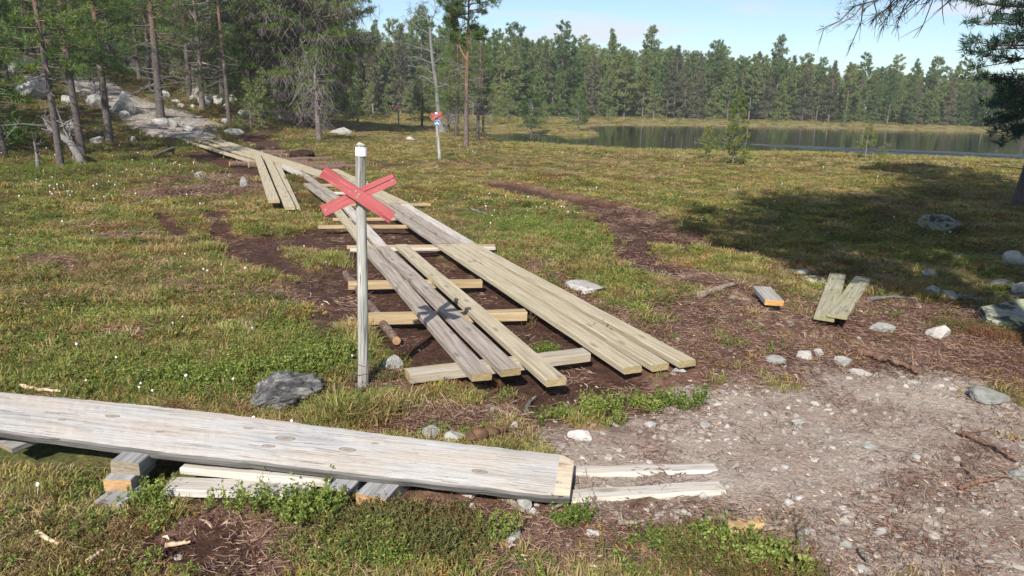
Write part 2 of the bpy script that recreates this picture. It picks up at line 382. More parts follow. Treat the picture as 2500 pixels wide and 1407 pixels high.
M['needle_shaded'] = leafmat('shade toned overhanging needles', [(.03, .085, .055), (.05, .12, .075), (.09, .17, .10)], .25, .8)  # needle green of the right-hand pines, with their shade put into the colour
M['bilberry'] = leafmat('bilberry leaves', [(.09, .14, .028), (.185, .25, .05), (.30, .34, .09)], .35, 1.5, .6)
M['grass'] = leafmat('bog grass', [(.16, .185, .045), (.30, .31, .08), (.44, .41, .17)], .3, 1.2, .5, (1.1, .55), (.42, .30, .15))
M['straw'] = leafmat('dry straw grass', [(.22, .14, .07), (.37, .265, .135), (.52, .42, .25)], .3, 1.3, .6)
M['heather'] = leafmat('heather sprigs', [(.07, .085, .028), (.14, .15, .045), (.21, .14, .06)], .2, 1.3, .5, (.9, .55), (.20, .095, .05))
M['moss'] = leafmat('moss sprigs', [(.17, .18, .045), (.33, .30, .08), (.38, .19, .07)], .25, 1.6, .5)
M['litter'] = leafmat('twig litter', [(.10, .05, .036), (.18, .105, .075), (.33, .22, .165)], .0, 2.5, .9)
M['chips'] = leafmat('wood chips', [(.30, .2, .12), (.46, .35, .24), (.58, .47, .35)], .0, 2.5, .9)

def rockmat(name, c1, c2, c3, lichen=.35, lc=(.42, .44, .34), scl=1.0, dark=.0, an=1.0):
    m, t, b = newmat(name); tc = N(t, 'ShaderNodeTexCoord').outputs['Object']
    oi = N(t, 'ShaderNodeObjectInfo')
    v = mapping(t, tc, (scl * an, scl, scl * 1.6))
    n = noise(t, v, 5, 8, .7); n2 = noise(t, v, 2.0, 4, .6, 1.0)
    col = ramp(t, n, [(.3, c1), (.5, c2), (.72, c3)])
    col = mixc(t, ramp(t, n2, [(.5, 0.0), (.6, lichen)]), col, lc)
    if dark: col = mixc(t, ramp(t, noise(t, v, 3.1, 5, .6, .5), [(.40, dark), (.46, 0.0)]), col, (.02, .02, .02))
    br = math_(t, 'MULTIPLY_ADD', oi.outputs['Random'], .5, .75)
    cc = N(t, 'ShaderNodeVectorMath', operation='SCALE'); L(t, col, cc.inputs[0]); L(t, br, cc.inputs['Scale'])
    L(t, cc.outputs[0], b.inputs['Base Color']); bump(t, b, n, .8, .02); return m
M['rock'] = rockmat('grey granite', (.16, .155, .15), (.30, .295, .285), (.46, .45, .43))
M['rock_white'] = rockmat('pale quartz rock', (.24, .225, .21), (.40, .385, .365), (.54, .52, .50), .35, (.33, .31, .28), 3)
M['rock_green'] = rockmat('green grey slate', (.17, .175, .165), (.28, .285, .27), (.39, .395, .375), .3, (.36, .35, .29), 4)
M['rock_lichen'] = rockmat('lichen covered boulder', (.15, .15, .14), (.27, .27, .25), (.38, .38, .35), .9, (.36, .39, .20), 2.2, .85)
M['stump'] = rockmat('silvery rotten stump', (.03, .028, .027), (.12, .118, .12), (.42, .41, .40), .25, (.38, .38, .32), 5, .6, .22)
def pebble():
    m, t, b = newmat('gravel stone'); oi = N(t, 'ShaderNodeObjectInfo'); gm = N(t, 'ShaderNodeNewGeometry')
    c = ramp(t, oi.outputs['Random'], [(.0, (.15, .12, .105)), (.35, (.24, .205, .18)), (.7, (.31, .275, .245)), (.92, (.38, .345, .315)), (1.0, (.50, .47, .44))])
    c = mixc(t, ramp(t, noise(t, gm.outputs['Position'], 60, 3), [(.3, .5), (.6, 0.0)]), c, (.16, .13, .11))
    L(t, c, b.inputs['Base Color']); return m
M['pebble'] = pebble()

def ground_mat():
    m, t, b = newmat('bog ground')
    P = N(t, 'ShaderNodeNewGeometry').outputs['Position']
    def at(n): return N(t, 'ShaderNodeAttribute', attribute_name=n).outputs['Fac']
    big = noise(t, P, .35, 5, .6); mid = noise(t, P, 1.6, 6, .65); fine = noise(t, P, 16, 7, .7); vf = noise(t, P, 70, 5, .7)
    olive = ramp(t, fine, [(.28, (.045, .045, .014)), (.5, (.14, .14, .042)), (.72, (.27, .26, .09))])
    tan = ramp(t, fine, [(.28, (.09, .055, .026)), (.5, (.25, .18, .085)), (.72, (.42, .33, .18))])
    rust = ramp(t, fine, [(.28, (.05, .024, .013)), (.5, (.17, .082, .038)), (.72, (.28, .16, .08))])
    c = mixc(t, ramp(t, mid, [(.40, 0.0), (.62, 1.0)]), olive, tan)
    c = mixc(t, ramp(t, big, [(.52, 0.0), (.68, .75)]), c, rust)
    gcol = ramp(t, fine, [(.28, (.03, .045, .01)), (.5, (.08, .12, .025)), (.72, (.16, .2, .05))])
    c = mixc(t, math_(t, 'MULTIPLY', at('green'), .7), c, gcol)
    c = mixc(t, math_(t, 'MULTIPLY', at('shore'), .7), c, ramp(t, mid, [(.38, (.13, .15, .05)), (.5, (.25, .22, .10)), (.62, (.17, .10, .05))]))
    forest = ramp(t, mid, [(.38, (.055, .065, .018)), (.5, (.11, .10, .03)), (.62, (.15, .085, .04))])
    c = mixc(t, math_(t, 'MULTIPLY', at('forest'), .85), c, forest)
    lit = ramp(t, fine, [(.28, (.07, .034, .024)), (.5, (.20, .105, .075)), (.72, (.34, .22, .16))])
    c = mixc(t, at('litter'), c, lit)
    gr = ramp(t, vf, [(.28, (.29, .22, .18)), (.5, (.46, .38, .325)), (.72, (.58, .51, .455))])
    gr = mixc(t, ramp(t, mid, [(.44, .0), (.62, .6)]), gr, (.30, .205, .16))
    c = mixc(t, at('gravel'), c, gr)
    c = mixc(t, at('path'), c, ramp(t, noise(t, P, 6, 7, .75), [(.3, (.14, .11, .085)), (.5, (.31, .27, .23)), (.7, (.50, .47, .43))]))
    mud = ramp(t, fine, [(.28, (.022, .010, .007)), (.5, (.075, .035, .023)), (.72, (.15, .078, .052))])
    c = mixc(t, at('mud'), c, mud)
    L(t, c, b.inputs['Base Color'])
    rr = N(t, 'ShaderNodeMapRange'); L(t, at('wet'), rr.inputs[0]); rr.inputs[3].default_value = .95; rr.inputs[4].default_value = .16
    L(t, rr.outputs[0], b.inputs['Roughness'])
    bump(t, b, math_(t, 'ADD', fine, math_(t, 'MULTIPLY', vf, .35)), .9, .05)
    return m
M['ground'] = ground_mat()

# ================================================================== SETTING
def build_ground():
    rs = np.concatenate([np.exp(np.arange(math.log(.45), math.log(150), .0105)), np.geomspace(155, 2500, 24)])
    an = np.radians(np.concatenate([np.arange(-180, -52, 4), np.arange(-50, 50, .2), np.arange(52, 180, 4)]))
    nr, na = len(rs), len(an)
    X = rs[:, None] * np.sin(an)[None]; Y = rs[:, None] * np.cos(an)[None]
    x, y = X.ravel(), Y.ravel(); z = height(x, y)
    z = np.where(np.hypot(x, y) > 160, np.maximum(z, .3), z)
    V = np.stack([x, y, z], 1); V = np.vstack([V, [0, 0, 0]])
    i = np.arange(nr - 1)[:, None] * na; j = np.arange(na)[None]; j2 = (j + 1) % na
    Fq = np.stack([i + j, i + j2, i + na + j2, i + na + j], -1).reshape(-1, 4)[:, ::-1]
    c = len(V) - 1; Ft = np.stack([np.full(na, c), np.arange(na), (np.arange(na) + 1) % na], 1)
    at = {k: np.append(zone(k, x, y), 0) for k in STROKES}
    sd = lake_sd(x, y); at['shore'] = np.append(sstep(-9, -1, sd) * (1 - sstep(0, .4, sd)), 0)
    a = np.degrees(np.arctan2(x, y)); at['forest'] = np.append(np.clip(sstep(-9, -16, a) if False else (1 - sstep(-17, -9, a)) * sstep(11, 18, np.hypot(x, y)) + sstep(95, 105, y), 0, 1), 0)
    o = mk('ground', V, [Fq, Ft], M['ground'], smooth=True, attrs=at); tag(o, kind='structure', label='boggy ground of moss, peat and gravel')
build_ground()

def build_lake():
    x0, y0 = LAKE.min(0) - 3; x1, y1 = LAKE.max(0) + 3
    gx = np.linspace(x0, x1, 240); gy_ = np.linspace(y0, y1, 160)
    X, Y = np.meshgrid(gx, gy_); x, y = X.ravel(), Y.ravel()
    nx = len(gx); i = np.arange(len(gy_) - 1)[:, None] * nx; j = np.arange(nx - 1)[None]
    Fq = np.stack([i + j, i + j + 1, i + nx + j + 1, i + nx + j], -1).reshape(-1, 4)
    A, B = gz(1850, 353, WL)[:2], gz(2520, 388, WL)[:2]; ab = B - A; Ln = np.hypot(*ab); u = ab / Ln
    s = (x - A[0]) * u[0] + (y - A[1]) * u[1]; d = (x - A[0]) * -u[1] + (y - A[1]) * u[0]
    wd = np.interp(s, [0, Ln], [.7, 3.8]); d = d + (fbm(x * .3, y * 1.2, 71) - .5) * 1.0
    rip = np.clip(1 - np.abs(d) / wd, 0, 1) ** .7 * (s > -1) * sstep(-1, 5, s)
    m, t, b = newmat('lake water'); b.inputs['Base Color'].default_value = (.010, .016, .007, 1); b.inputs['Roughness'].default_value = .05
    b.inputs['IOR'].default_value = 1.33; b.inputs['Specular IOR Level'].default_value = .75
    P = N(t, 'ShaderNodeNewGeometry').outputs['Position']
    rf = N(t, 'ShaderNodeAttribute', attribute_name='ripple').outputs['Fac']
    n = noise(t, mapping(t, P, (.8, 2.0, 1), False), 2.6, 4, .6); n2 = noise(t, mapping(t, P, (1.5, 4.0, 1), False), 4.0, 3, .6)
    hgt = math_(t, 'ADD', math_(t, 'MULTIPLY', n, .035), math_(t, 'MULTIPLY', math_(t, 'MULTIPLY', n2, rf), 9.0))
    bump(t, b, hgt, 1.0, .05)
    rr = N(t, 'ShaderNodeMapRange'); L(t, rf, rr.inputs[0]); rr.inputs[3].default_value = .03; rr.inputs[4].default_value = .6; L(t, rr.outputs[0], b.inputs['Roughness'])
    o = mk('lake', np.stack([x, y, np.full_like(x, WL)], 1), Fq, m, smooth=True, attrs={'ripple': rip}); tag(o, kind='structure', label='still dark lake')
build_lake()

# ================================================================== PLANKS
FOOT = []         # footprints where nothing may grow through
def beam(name, label, cat, a, b, wd, th, mat, group=None, seed=0, warp=.007, seg=None, bend=0.0, ragged=0.0, foot=True, parent=None, edge=.004, tip=(0, 0), roll=0.0):
    """a sawn board: a, b are the centres of its top face at each end"""
    a, b = np.array(a, float), np.array(b, float); d = b - a; Ln = np.linalg.norm(d); u = d / Ln
    rz = math.atan2(u[1], u[0]); ry = -math.asin(u[2])
    rng = np.random.RandomState(seed); n = seg or max(8, int(Ln / .12))
    xs = np.linspace(-Ln / 2, Ln / 2, n + 1); c = edge
    pr = [(-.5, -c, -1), (-.5, -th + c, 0), (-.5 + c / wd, -th, 0), (.5 - c / wd, -th, 0), (.5, -th + c, 0), (.5, -c, 0), (.5 - c / wd, 0, 0), (-.5 + c / wd, 0, 0)]
    V = []
    wig = (fbm(xs * 1.1 + seed * 3.7, xs * 0 + seed, 5, 3) - .5) * 2
    wl = (fbm(xs * 5 + seed, xs * 0 + 9.2, 15, 3) - .5) * 2; wr = (fbm(xs * 5 + seed, xs * 0 + 2.2, 25, 3) - .5) * 2
    for i, x in enumerate(xs):
        zz = wig[i] * warp + bend * (1 - (2 * x / Ln) ** 2); ww = wd
        for k, (py, pz, _) in enumerate(pr):
            e = (wl[i] if py > 0 else wr[i]) * ragged
            xx = x
            if i in (0, n): xx = x + rng.uniform(-1, 1) * .003 + py * tip[0 if i == 0 else 1]
            V.append((xx, py * ww + e * (1 if abs(py) > .3 else 0) + rng.uniform(-1, 1) * .0007, pz + zz))
    k = 8; F = []
    for i in range(n):
        for j in range(k):
            F.append((i * k + j, i * k + (j + 1) % k, (i + 1) * k + (j + 1) % k, (i + 1) * k + j))
    o = mk(name, V, [np.array(F), np.array([list(range(k))[::-1], [n * k + j for j in range(k)]])], mat, parent)
    o.location = (a + b) / 2; o.rotation_euler = (roll, ry, rz)
    if label: tag(o, label, cat, group)
    if foot:
        v = np.array([-u[1], u[0]]); v /= np.linalg.norm(v) + 1e-9; h = wd / 2 + .02; e = u[:2] * .03
        FOOT.append(np.array([a[:2] - e - v * h, b[:2] + e - v * h, b[:2] + e + v * h, a[:2] - e + v * h]))
    return o
def plank4(label, nl, nr, fl, fr, zn, zf, mat, th=.045, gap=.032, seed=0, group='planks of the boardwalk under construction', **k):
    nl, nr, fl, fr = gz(*nl, zn), gz(*nr, zn), gz(*fl, zf), gz(*fr, zf)
    a, b = (nl + nr) / 2, (fl + fr) / 2; u = (b - a)[:2] / np.linalg.norm((b - a)[:2]); v = np.array([-u[1], u[0]])
    wd = (abs((nr - nl)[:2] @ v) + abs((fr - fl)[:2] @ v)) / 2 - gap
    return beam('plank', label, 'plank', a, b, max(wd, .11), th, mat, group, seed, **k)
Z = .135; NW, GW = M['new_wood'], M['grey_wood']
plank4('greenish plank, inner one of the three ending nearest the gravel on the right track', (1513, 898), (1577, 893), (1066, 597), (1098, 596), .08, Z, NW, seed=1)
plank4('greenish plank in the middle of the three at the near end of the right track', (1580, 891), (1645, 887), (1099, 596), (1130, 595), .08, Z, NW, seed=2)
plank4('greenish plank on the outer grassy side at the near end of the right track', (1650, 884), (1707, 878), (1131, 595), (1163, 594), .08, Z, NW, seed=3)
plank4('inner plank of the right track just beyond the double crossboards', (1065, 595), (1097, 594), (921, 498), (947, 498), Z - .002, Z, GW, seed=4)
plank4('middle plank of the right track just beyond the double crossboards', (1098, 594), (1130, 593), (948, 498), (974, 498), Z, Z, GW, seed=5)
plank4('pale grey outer plank of the right track just beyond the double crossboards', (1131, 593), (1161, 592), (975, 498), (1001, 497), Z, Z, M['pale_wood'], seed=6)
plank4('inner right track plank passing behind the red cross and post', (919, 497), (946, 497), (842, 449), (860, 448), Z, Z, GW, seed=7)
plank4('middle right track plank passing behind the red cross and post', (947, 497), (973, 496), (861, 448), (880, 447), Z, Z, NW, seed=8)
plank4('outer right track plank starting behind the post above the red cross', (974, 496), (1000, 495), (809, 414), (826, 412), Z, Z, NW, seed=9)
plank4('inner one of two long planks running from the rock slope to behind the red cross', (838, 447), (857, 446), (500, 341), (518, 340), Z, Z + .02, NW, seed=10)
plank4('outer one of two long planks running from the rock slope to behind the red cross', (858, 446), (878, 445), (519, 340), (537, 339), Z, Z + .02, NW, seed=11)
plank4('grey purple plank on the outer left edge, resting on the near end crossbeam', (1142, 916), (1210, 907), (881, 603), (914, 602), Z, Z, GW, seed=12)
plank4('second grey plank from the left, ending over bare peat beside its grey neighbour', (1214, 903), (1281, 898), (917, 602), (951, 600), Z + .002, Z, GW, seed=13)
plank4('loose greenish plank between the grey pair and the right track', (1327, 931), (1390, 920), (962, 598), (996, 597), Z - .015, Z, NW, seed=14)
plank4('left edge plank of the left track between the red cross and the double crossboards', (881, 601), (913, 600), (795, 492), (820, 491), Z, Z, NW, seed=15)
plank4('pale plank of the left track seen behind the post below the red cross', (916, 600), (950, 598), (822, 490), (846, 489), Z, Z, M['pale_wood'], seed=16)
plank4('left track plank entering the mossy hummock, outer side', (795, 491), (820, 490), (740, 448), (757, 447), Z, Z, GW, seed=17)
plank4('left track plank entering the mossy hummock, inner side', (822, 490), (846, 489), (738, 430), (758, 429), Z, Z, GW, seed=18)
plank4('old pale plank behind the two loose crossing planks', (736, 430), (757, 428), (672, 402), (692, 400), Z, Z - .02, M['pale_wood'], seed=19)
def cplank(label, a, b, wd, z0, z1, mat, seed, group='planks of the boardwalk under construction', **k):
    return beam('plank', label, 'plank', gz(*a, z0), gz(*b, z1), wd, .045, mat, group, seed, **k)
cplank('far left plank on stacked log ends, outer side of the left track', (616, 393), (447, 341), .165, Z, Z + .02, NW, 20)
cplank('far left plank on stacked log ends, inner side of the left track', (638, 389), (481, 341), .165, Z, Z + .02, NW, 21)
LG = 'loose planks lying across the boardwalk'
plank4('short loose plank lying askew over the boardwalk with its end lifted off the moss', (656, 489), (682, 489), (615, 376), (639, 375), .13, .20, NW, seed=22, group=LG)
plank4('short loose plank beside the lifted one, its near end down in the grass', (693, 506), (723, 504), (645, 390), (665, 389), .09, .195, NW, seed=23, group=LG)
plank4('thin loose plank underneath, showing at the right of the loose pair', (711, 511), (738, 510), (668, 400), (685, 399), .035, .145, NW, th=.03, seed=24, group=LG)
cplank('dark narrow plank lying on the heath below the far end of the boardwalk', (374, 379), (445, 350), .12, .08, .12, M['dark_wood'], 25, group=LG)
CB = 'crossbeams under the planks'
M['beam_wood'] = wood('half weathered beam wood', (.25, .22, .18), (.40, .36, .30), (.49, .45, .39), .4, (.42, .34, .2), (.46, .35, .18))
def cross(label, a, b, wd, th, mat, z, seed):
    beam('crossbeam', label, 'crossbeam', gz(*a, z), gz(*b, z), wd, th, mat, CB, seed)
zt = Z - .047
cross('thick weathered crossbeam at the near end, its left end jutting out past the planks', (995, 906), (1432, 856), .12, .06, M['beam_wood'], zt, 30)
cross('tan crossbeam behind the lower part of the signpost, second from the near end', (880, 768), (1284, 758), .11, .07, M['tan_wood'], zt, 31)
cross('tan crossbeam lying over the top of the bark covered log', (850, 688), (1176, 684), .10, .06, M['tan_wood'], zt, 32)
cross('far one of the two thin crossboards under the plank joint', (847, 600), (1208, 597), .06, .035, M['tan_wood'], zt, 33)
cross('near pale one of the two thin crossboards under the plank joint', (855, 606), (1208, 602), .06, .035, M['pale_wood'], zt, 34)
cross('yellow crossboard sticking out left of the planks just below the red cross', (777, 550), (1002, 550), .075, .04, M['tan_wood'], zt, 35)
cross('thin crossboard hidden behind the lower left arm of the red cross', (812, 533), (978, 532), .06, .035, M['tan_wood'], zt, 36)
cross('crossboard sticking out to the right beside a wood chip, level with the cross tips', (830, 498), (1051, 497), .07, .04, M['tan_wood'], zt, 37)
cross('thin crossboard just left of the crossing of the red cross', (782, 470), (915, 469), .06, .04, M['pale_wood'], zt, 38)
cross('thin crossboard above the upper left arm of the red cross', (766, 450), (885, 449), .07, .05, M['tan_wood'], zt, 39)
cross('thin crossboard beside the mossy hummock behind the red cross', (745, 432), (865, 431), .07, .05, M['tan_wood'], zt, 40)

# logs that carry the far planks
M['log'] = bark('reddish log bark', (.20, .13, .10), (.2, .13, .1), 50, .35)
M['log_end'] = plain('sawn log end', (.42, .26, .14), .9, .3, 30)
def log(label, a, b, r, seed, name='sleeper_log', cat='log', group='logs under the far planks', taper=.9, kink=.01, mat=None, endm=None, k=12):
    a, b = np.array(a, float), np.array(b, float); rng = np.random.RandomState(seed); n = 12
    c = (a + b) / 2; P = np.linspace(a - c, b - c, n); P[1:-1] += rng.normal(0, kink, (n - 2, 3)); R = np.linspace(r, r * taper, n) * rng.uniform(.95, 1.05, n)
    e = empty(name, c); tag(e, label, cat, group)
    m = MB(); m.tube(P, R, k, cap=False); m.build('bark', mat or M['log'], e, smooth=True)
    d = (P[-1] - P[0]); d /= np.linalg.norm(d)
    for s, q, rr in ((-1, P[0], R[0]), (1, P[-1], R[-1])):
        m = MB(); m.tube([q - d * .004 * s, q + d * .006 * s], [rr * .97, rr * .95], k); m.build('cut_end', endm or M['log_end'], e)
    return e
dirn = np.array([.86, .51, 0])
for i, (p, ln, lab) in enumerate([((462, 352), 1.9, 'log under the very far end of the planks'), ((508, 364), 1.9, 'log under the far planks with its round end over shaded peat'),
        ((528, 373), 1.9, 'knotty log end second nearest to the loose crossing planks'), ((546, 381), 2.0, 'small red sawn log end left of the larger tan one'),
        ((578, 392), 2.4, 'large tan sawn log end sticking out beneath the far left planks'), ((607, 404), 2.3, 'reddish log end just behind the top of the loose planks'),
        ((700, 411), 1.6, 'reddish log between the two tracks behind the loose planks')]):
    a = gz(*p, .04); log(lab, a, a + dirn * ln, .075, 60 + i)
a = gz(748, 398, .05); log('grey log end sticking out on the right beside the dark peat pile', a, a - dirn * 1.8, .075, 70)
log('bark covered pole lying under two crossbeams left of the planks', gz(845, 668, .03) , gz(968, 832, .02), .036, 71, name='bark_pole', group=None, kink=.012, cat='pole', endm=M['log_end'])

# ------------------------------------------------ big old slab in front and the timbers it lies on
def slab():
    far = [(-260, 938), (0, 955), (140, 968), (280, 980), (420, 994), (560, 1010), (700, 1027), (850, 1046), (1000, 1066), (1130, 1081), (1260, 1096), (1352, 1106), (1385, 1112), (1402, 1125)]
    near = [(-260, 1025), (0, 1048), (110, 1062), (250, 1082), (380, 1098), (520, 1114), (650, 1126), (800, 1144), (960, 1163), (1085, 1176), (1185, 1186), (1270, 1199), (1330, 1206), (1391, 1207)]
    def zz(px): return np.interp(px, [-260, 0, 900, 1400], [.225, .205, .13, .085])
    def samp(pl, n):
        pl = np.array(pl, float); d = np.concatenate([[0], np.cumsum(np.hypot(*np.diff(pl, axis=0).T))]); s = np.linspace(0, d[-1], n)
        return np.stack([np.interp(s, d, pl[:, 0]), np.interp(s, d, pl[:, 1])], 1)
    n = 130; f, q = samp(far, n), samp(near, n)
    A = np.array([gz(a, b, zz(a)) for a, b in f]); B = np.array([gz(a, b, zz(a)) for a, b in q])
    c = (A[n // 2] + B[n // 2]) / 2; u = (A[-1] + B[-1] - A[0] - B[0]) / 2; rz = math.atan2(u[1], u[0])
    Rm = np.array(Matrix.Rotation(-rz, 3, 'Z'))
    xs = np.arange(n); jr = (fbm(xs * .13, xs * 0 + 3, 8, 5) - .5); th = .048
    V = []; m = 9
    for i in range(n):
        a, b = A[i].copy(), B[i].copy(); b += (b - a) / np.linalg.norm(b - a) * jr[i] * .022; a += (a - b) / np.linalg.norm(a - b) * (vn(np.array([i * .5]), np.array([1.]), 4)[0] - .5) * .01
        dn = (b - a) / np.linalg.norm(b - a)
        for k in range(m + 1):
            p = a + (b - a) * k / m; p = p + [0, 0, -.006 * (2 * k / m - 1) ** 4 + .002 * (_h(np.array([i]), np.array([k]), 3)[0] - .5)]; V.append(p)
        V.append(b + dn * .004 + [0, 0, -.018]); V.append(b - dn * (.012 + .02 * abs(jr[i])) + [0, 0, -th]); V.append(a + dn * .01 + [0, 0, -th]); V.append(a - dn * .003 + [0, 0, -.015])
    V = (np.array(V) - c) @ Rm.T; k = m + 5; F = []
    for i in range(n - 1):
        for j in range(k): F.append((i * k + j, (i + 1) * k + j, (i + 1) * k + (j + 1) % k, i * k + (j + 1) % k))
    F = np.array(F)[:, ::-1]
    o = mk('old_slab', V, [F, np.array([list(range(k)), [(n - 1) * k + j for j in range(k)][::-1]])], [M['pale_wood_slab'], M['fresh_cut'], M['slab_side']], smooth=False)
    o.location = c; o.rotation_euler = (0, 0, rz)
    # freshly trimmed strip at the right end of the top face
    for p in o.data.polygons:
        vs_ = [v % k for v in p.vertices]; sg = min(v // k for v in p.vertices)
        if max(vs_) > m + 0 and len(vs_) == 4: p.material_index = 2
        if sg >= n - 4 and max(vs_) <= m and len(vs_) == 4: p.material_index = 1
        if sg >= n - 1 and len(vs_) > 4: p.material_index = 1
    tag(o, 'wide sun bleached plank with a wavy edge lying across the foreground', 'plank')
    FOOT.append(np.array([A[0][:2], A[-1][:2], B[-1][:2], B[0][:2]]))
M['pale_wood_slab'] = wood('bleached slab wood', (.38, .35, .315), (.50, .47, .435), (.57, .545, .515), .3, (.52, .44, .35))
M['fresh_cut'] = wood('freshly trimmed wood', (.48, .38, .26), (.62, .51, .38), (.68, .58, .45), .2)
def slab_wood():
    m, t, b = newmat('sun bleached slab with knots'); tc = N(t, 'ShaderNodeTexCoord').outputs['Object']
    sp = N(t, 'ShaderNodeSeparateXYZ'); L(t, tc, sp.inputs[0]); x, y = sp.outputs[0], sp.outputs[1]; yy = y; kn = None; core = None
    KN = [(-1.28, .05, .020), (-.80, -.04, .010), (-.62, .055, .018), (-.33, -.05, .010), (.02, .08, .012), (.22, .02, .024), (.18, -.07, .016), (.52, -.02, .020), (.62, .07, .010), (1.12, -.08, .018), (-1.55, -.07, .014)]
    for kx, ky, r in KN:
        dx, dy = math_(t, 'SUBTRACT', x, kx), math_(t, 'SUBTRACT', y, ky)
        q = math_(t, 'ADD', math_(t, 'POWER', math_(t, 'MULTIPLY', dx, .5), 2.0), math_(t, 'POWER', dy, 2.0)); d = math_(t, 'SQRT', q)
        g = math_(t, 'EXPONENT', math_(t, 'MULTIPLY', q, -1 / (r * r * 5))); yy = math_(t, 'SUBTRACT', yy, math_(t, 'MULTIPLY', math_(t, 'MULTIPLY', dy, g), .85))
        f = math_(t, 'SUBTRACT', 1.0, math_(t, 'DIVIDE', d, r)); core = f if core is None else math_(t, 'MAXIMUM', core, f)
    cx = N(t, 'ShaderNodeCombineXYZ'); L(t, math_(t, 'MULTIPLY', x, 1.0), cx.inputs[0]); L(t, yy, cx.inputs[1]); L(t, sp.outputs[2], cx.inputs[2]); v = cx.outputs[0]
    g1 = noise(t, mapping(t, v, (.7, 22, 22)), 1.6, 5, .6, .3); g2 = noise(t, mapping(t, v, (1.4, 130, 130)), 1.5, 4, .65); bl = noise(t, mapping(t, tc, (1.2, 5, 5)), 1.3, 5, .6)
    col = ramp(t, g1, [(.36, (.40, .375, .35)), (.5, (.52, .50, .475)), (.64, (.58, .565, .545))])
    col = mixc(t, ramp(t, bl, [(.45, 0.0), (.62, .55)]), col, (.56, .47, .385)); col = mixc(t, ramp(t, bl, [(.33, .5), (.42, 0.0)]), col, (.37, .38, .41))
    col = mixc(t, ramp(t, g2, [(.34, .55), (.46, 0.0)]), col, (.27, .245, .22))
    ck = ramp(t, noise(t, mapping(t, v, (.55, 48, 48)), 2.0, 3, .5), [(.335, 1.0), (.355, 0.0)]); col = mixc(t, math_(t, 'MULTIPLY', ck, .55), col, (.14, .125, .115))
    col = mixc(t, ramp(t, core, [(.0, 0.0), (.04, .9), (.16, .9), (.2, .45), (.55, .55), (.8, .8), (1.0, .95)]), col, (.20, .145, .105))
    col = mixc(t, ramp(t, core, [(.18, 0.0), (.3, .5), (.6, .2)]), col, (.40, .30, .22))
    L(t, col, b.inputs['Base Color']); bump(t, b, math_(t, 'SUBTRACT', math_(t, 'ADD', g1, math_(t, 'MULTIPLY', g2, .8)), ck), .8, .004); return m
M['pale_wood_slab'] = slab_wood()
M['slab_side'] = wood('dark weathered slab side', (.09, .085, .08), (.19, .185, .18), (.33, .32, .31), .9, (.14, .13, .12), knots=False)
slab()
G2 = 'grey timbers under the big bleached plank'
BG, PWd = M['blue_grey_wood'], M['pale_wood']
def tim(label, a, b, wd, th, mat, z0, z1, seed, name='timber', **k):
    return beam(name, label, 'timber', gz(*a, z0), gz(*b, z1), wd, th, mat, G2, seed, ragged=k.pop('ragged', .004), warp=.003, **k)
tim('grey board coming out from under the left end of the bleached plank', (10, 1084), (110, 1046), .13, .03, M['block_plain'], .11, .12, 80)
tim('topmost grey block of the stack under the left part of the bleached plank', (303, 1128), (368, 1075), .125, .06, M['block_plain'], .145, .15, 81)
tim('middle block with a bright orange sawn end, sticking out below the stack', (285, 1172), (345, 1110), .115, .06, BG, .085, .09, 82)
tim('lowest grey board of the stack half sunk in grass', (265, 1228), (330, 1178), .14, .025, M['block_plain'], .035, .04, 83)
tim('long whitish board close behind the bushes, right under the bleached plank', (455, 1128), (815, 1162), .10, .035, PWd, .085, .075, 84, ragged=.008)
tim('whitish board lying lowest behind the blueberry bushes in front', (412, 1178), (762, 1192), .11, .035, PWd, .055, .05, 85, ragged=.010)
tim('left one of the two grey blocks with orange sawn ends', (822, 1196), (880, 1135), .105, .075, BG, .085, .085, 86)
tim('right and longer one of the two grey blocks with orange sawn ends', (905, 1212), (985, 1130), .135, .075, BG, .08, .08, 87)
tim('thin splintered grey board below the right part of the bleached plank', (1100, 1180), (1160, 1202), .06, .02, PWd, .03, .03, 88)
G3 = 'bleached rails sunk in the gravel'
beam('sunken_rail', 'far one of two bleached rails half buried in gravel right of the big plank', 'rail', gz(1395, 1146, .018), gz(1748, 1140, .012), .085, .05, PWd, G3, 90, ragged=.008, warp=.006, seg=30, edge=.012)
beam('sunken_rail', 'near, wider one of two bleached rails half buried in gravel beside the big plank', 'rail', gz(1385, 1208, .022), gz(1762, 1186, .014), .10, .05, PWd, G3, 91, ragged=.010, warp=.006, seg=30, edge=.014)

# ------------------------------------------------ short plank pieces on the right
def stand():
    e = empty('low_stand', gz(1878, 762, 0)); tag(e, 'short thick plank raised on a dark block at the edge of the shade', 'plank stand')
    o = beam('top_board', None, None, gz(1891, 734, .14) - np.array(e.location), gz(1861, 700, .14) - np.array(e.location), .15, .045, M['stand_wood'], None, 95, parent=e, foot=False)
    a, b = gz(1885, 742, .10), gz(1868, 720, .10); l = np.array(e.location)
    beam('block', None, None, gz(1888, 742, .092) - l, gz(1866, 717, .092) - l, .11, .12, M['dark_wood'], None, 96, parent=e, foot=False)
    FOOT.append(np.array([gz(1840, 700)[:2], gz(1880, 698)[:2], gz(1917, 745)[:2], gz(1860, 752)[:2]]))
M['stand_wood'] = wood('grey board with orange end', (.26, .24, .22), (.38, .36, .34), (.48, .46, .44), .3, (.33, .30, .27), (.58, .33, .12))
M['mossy_wood'] = wood('damp mossy plank wood', (.20, .18, .13), (.36, .335, .26), (.46, .43, .35), .3, (.30, .30, .14), (.3, .28, .15))
stand()
GV = 'short plank pieces lying in a V'
beam('short_plank', 'left arm of the V of short planks, its near end yellow with moss', 'plank', gz(2012, 776, .035), gz(2046, 668, .05), .155, .03, M['mossy_wood'], GV, 97)
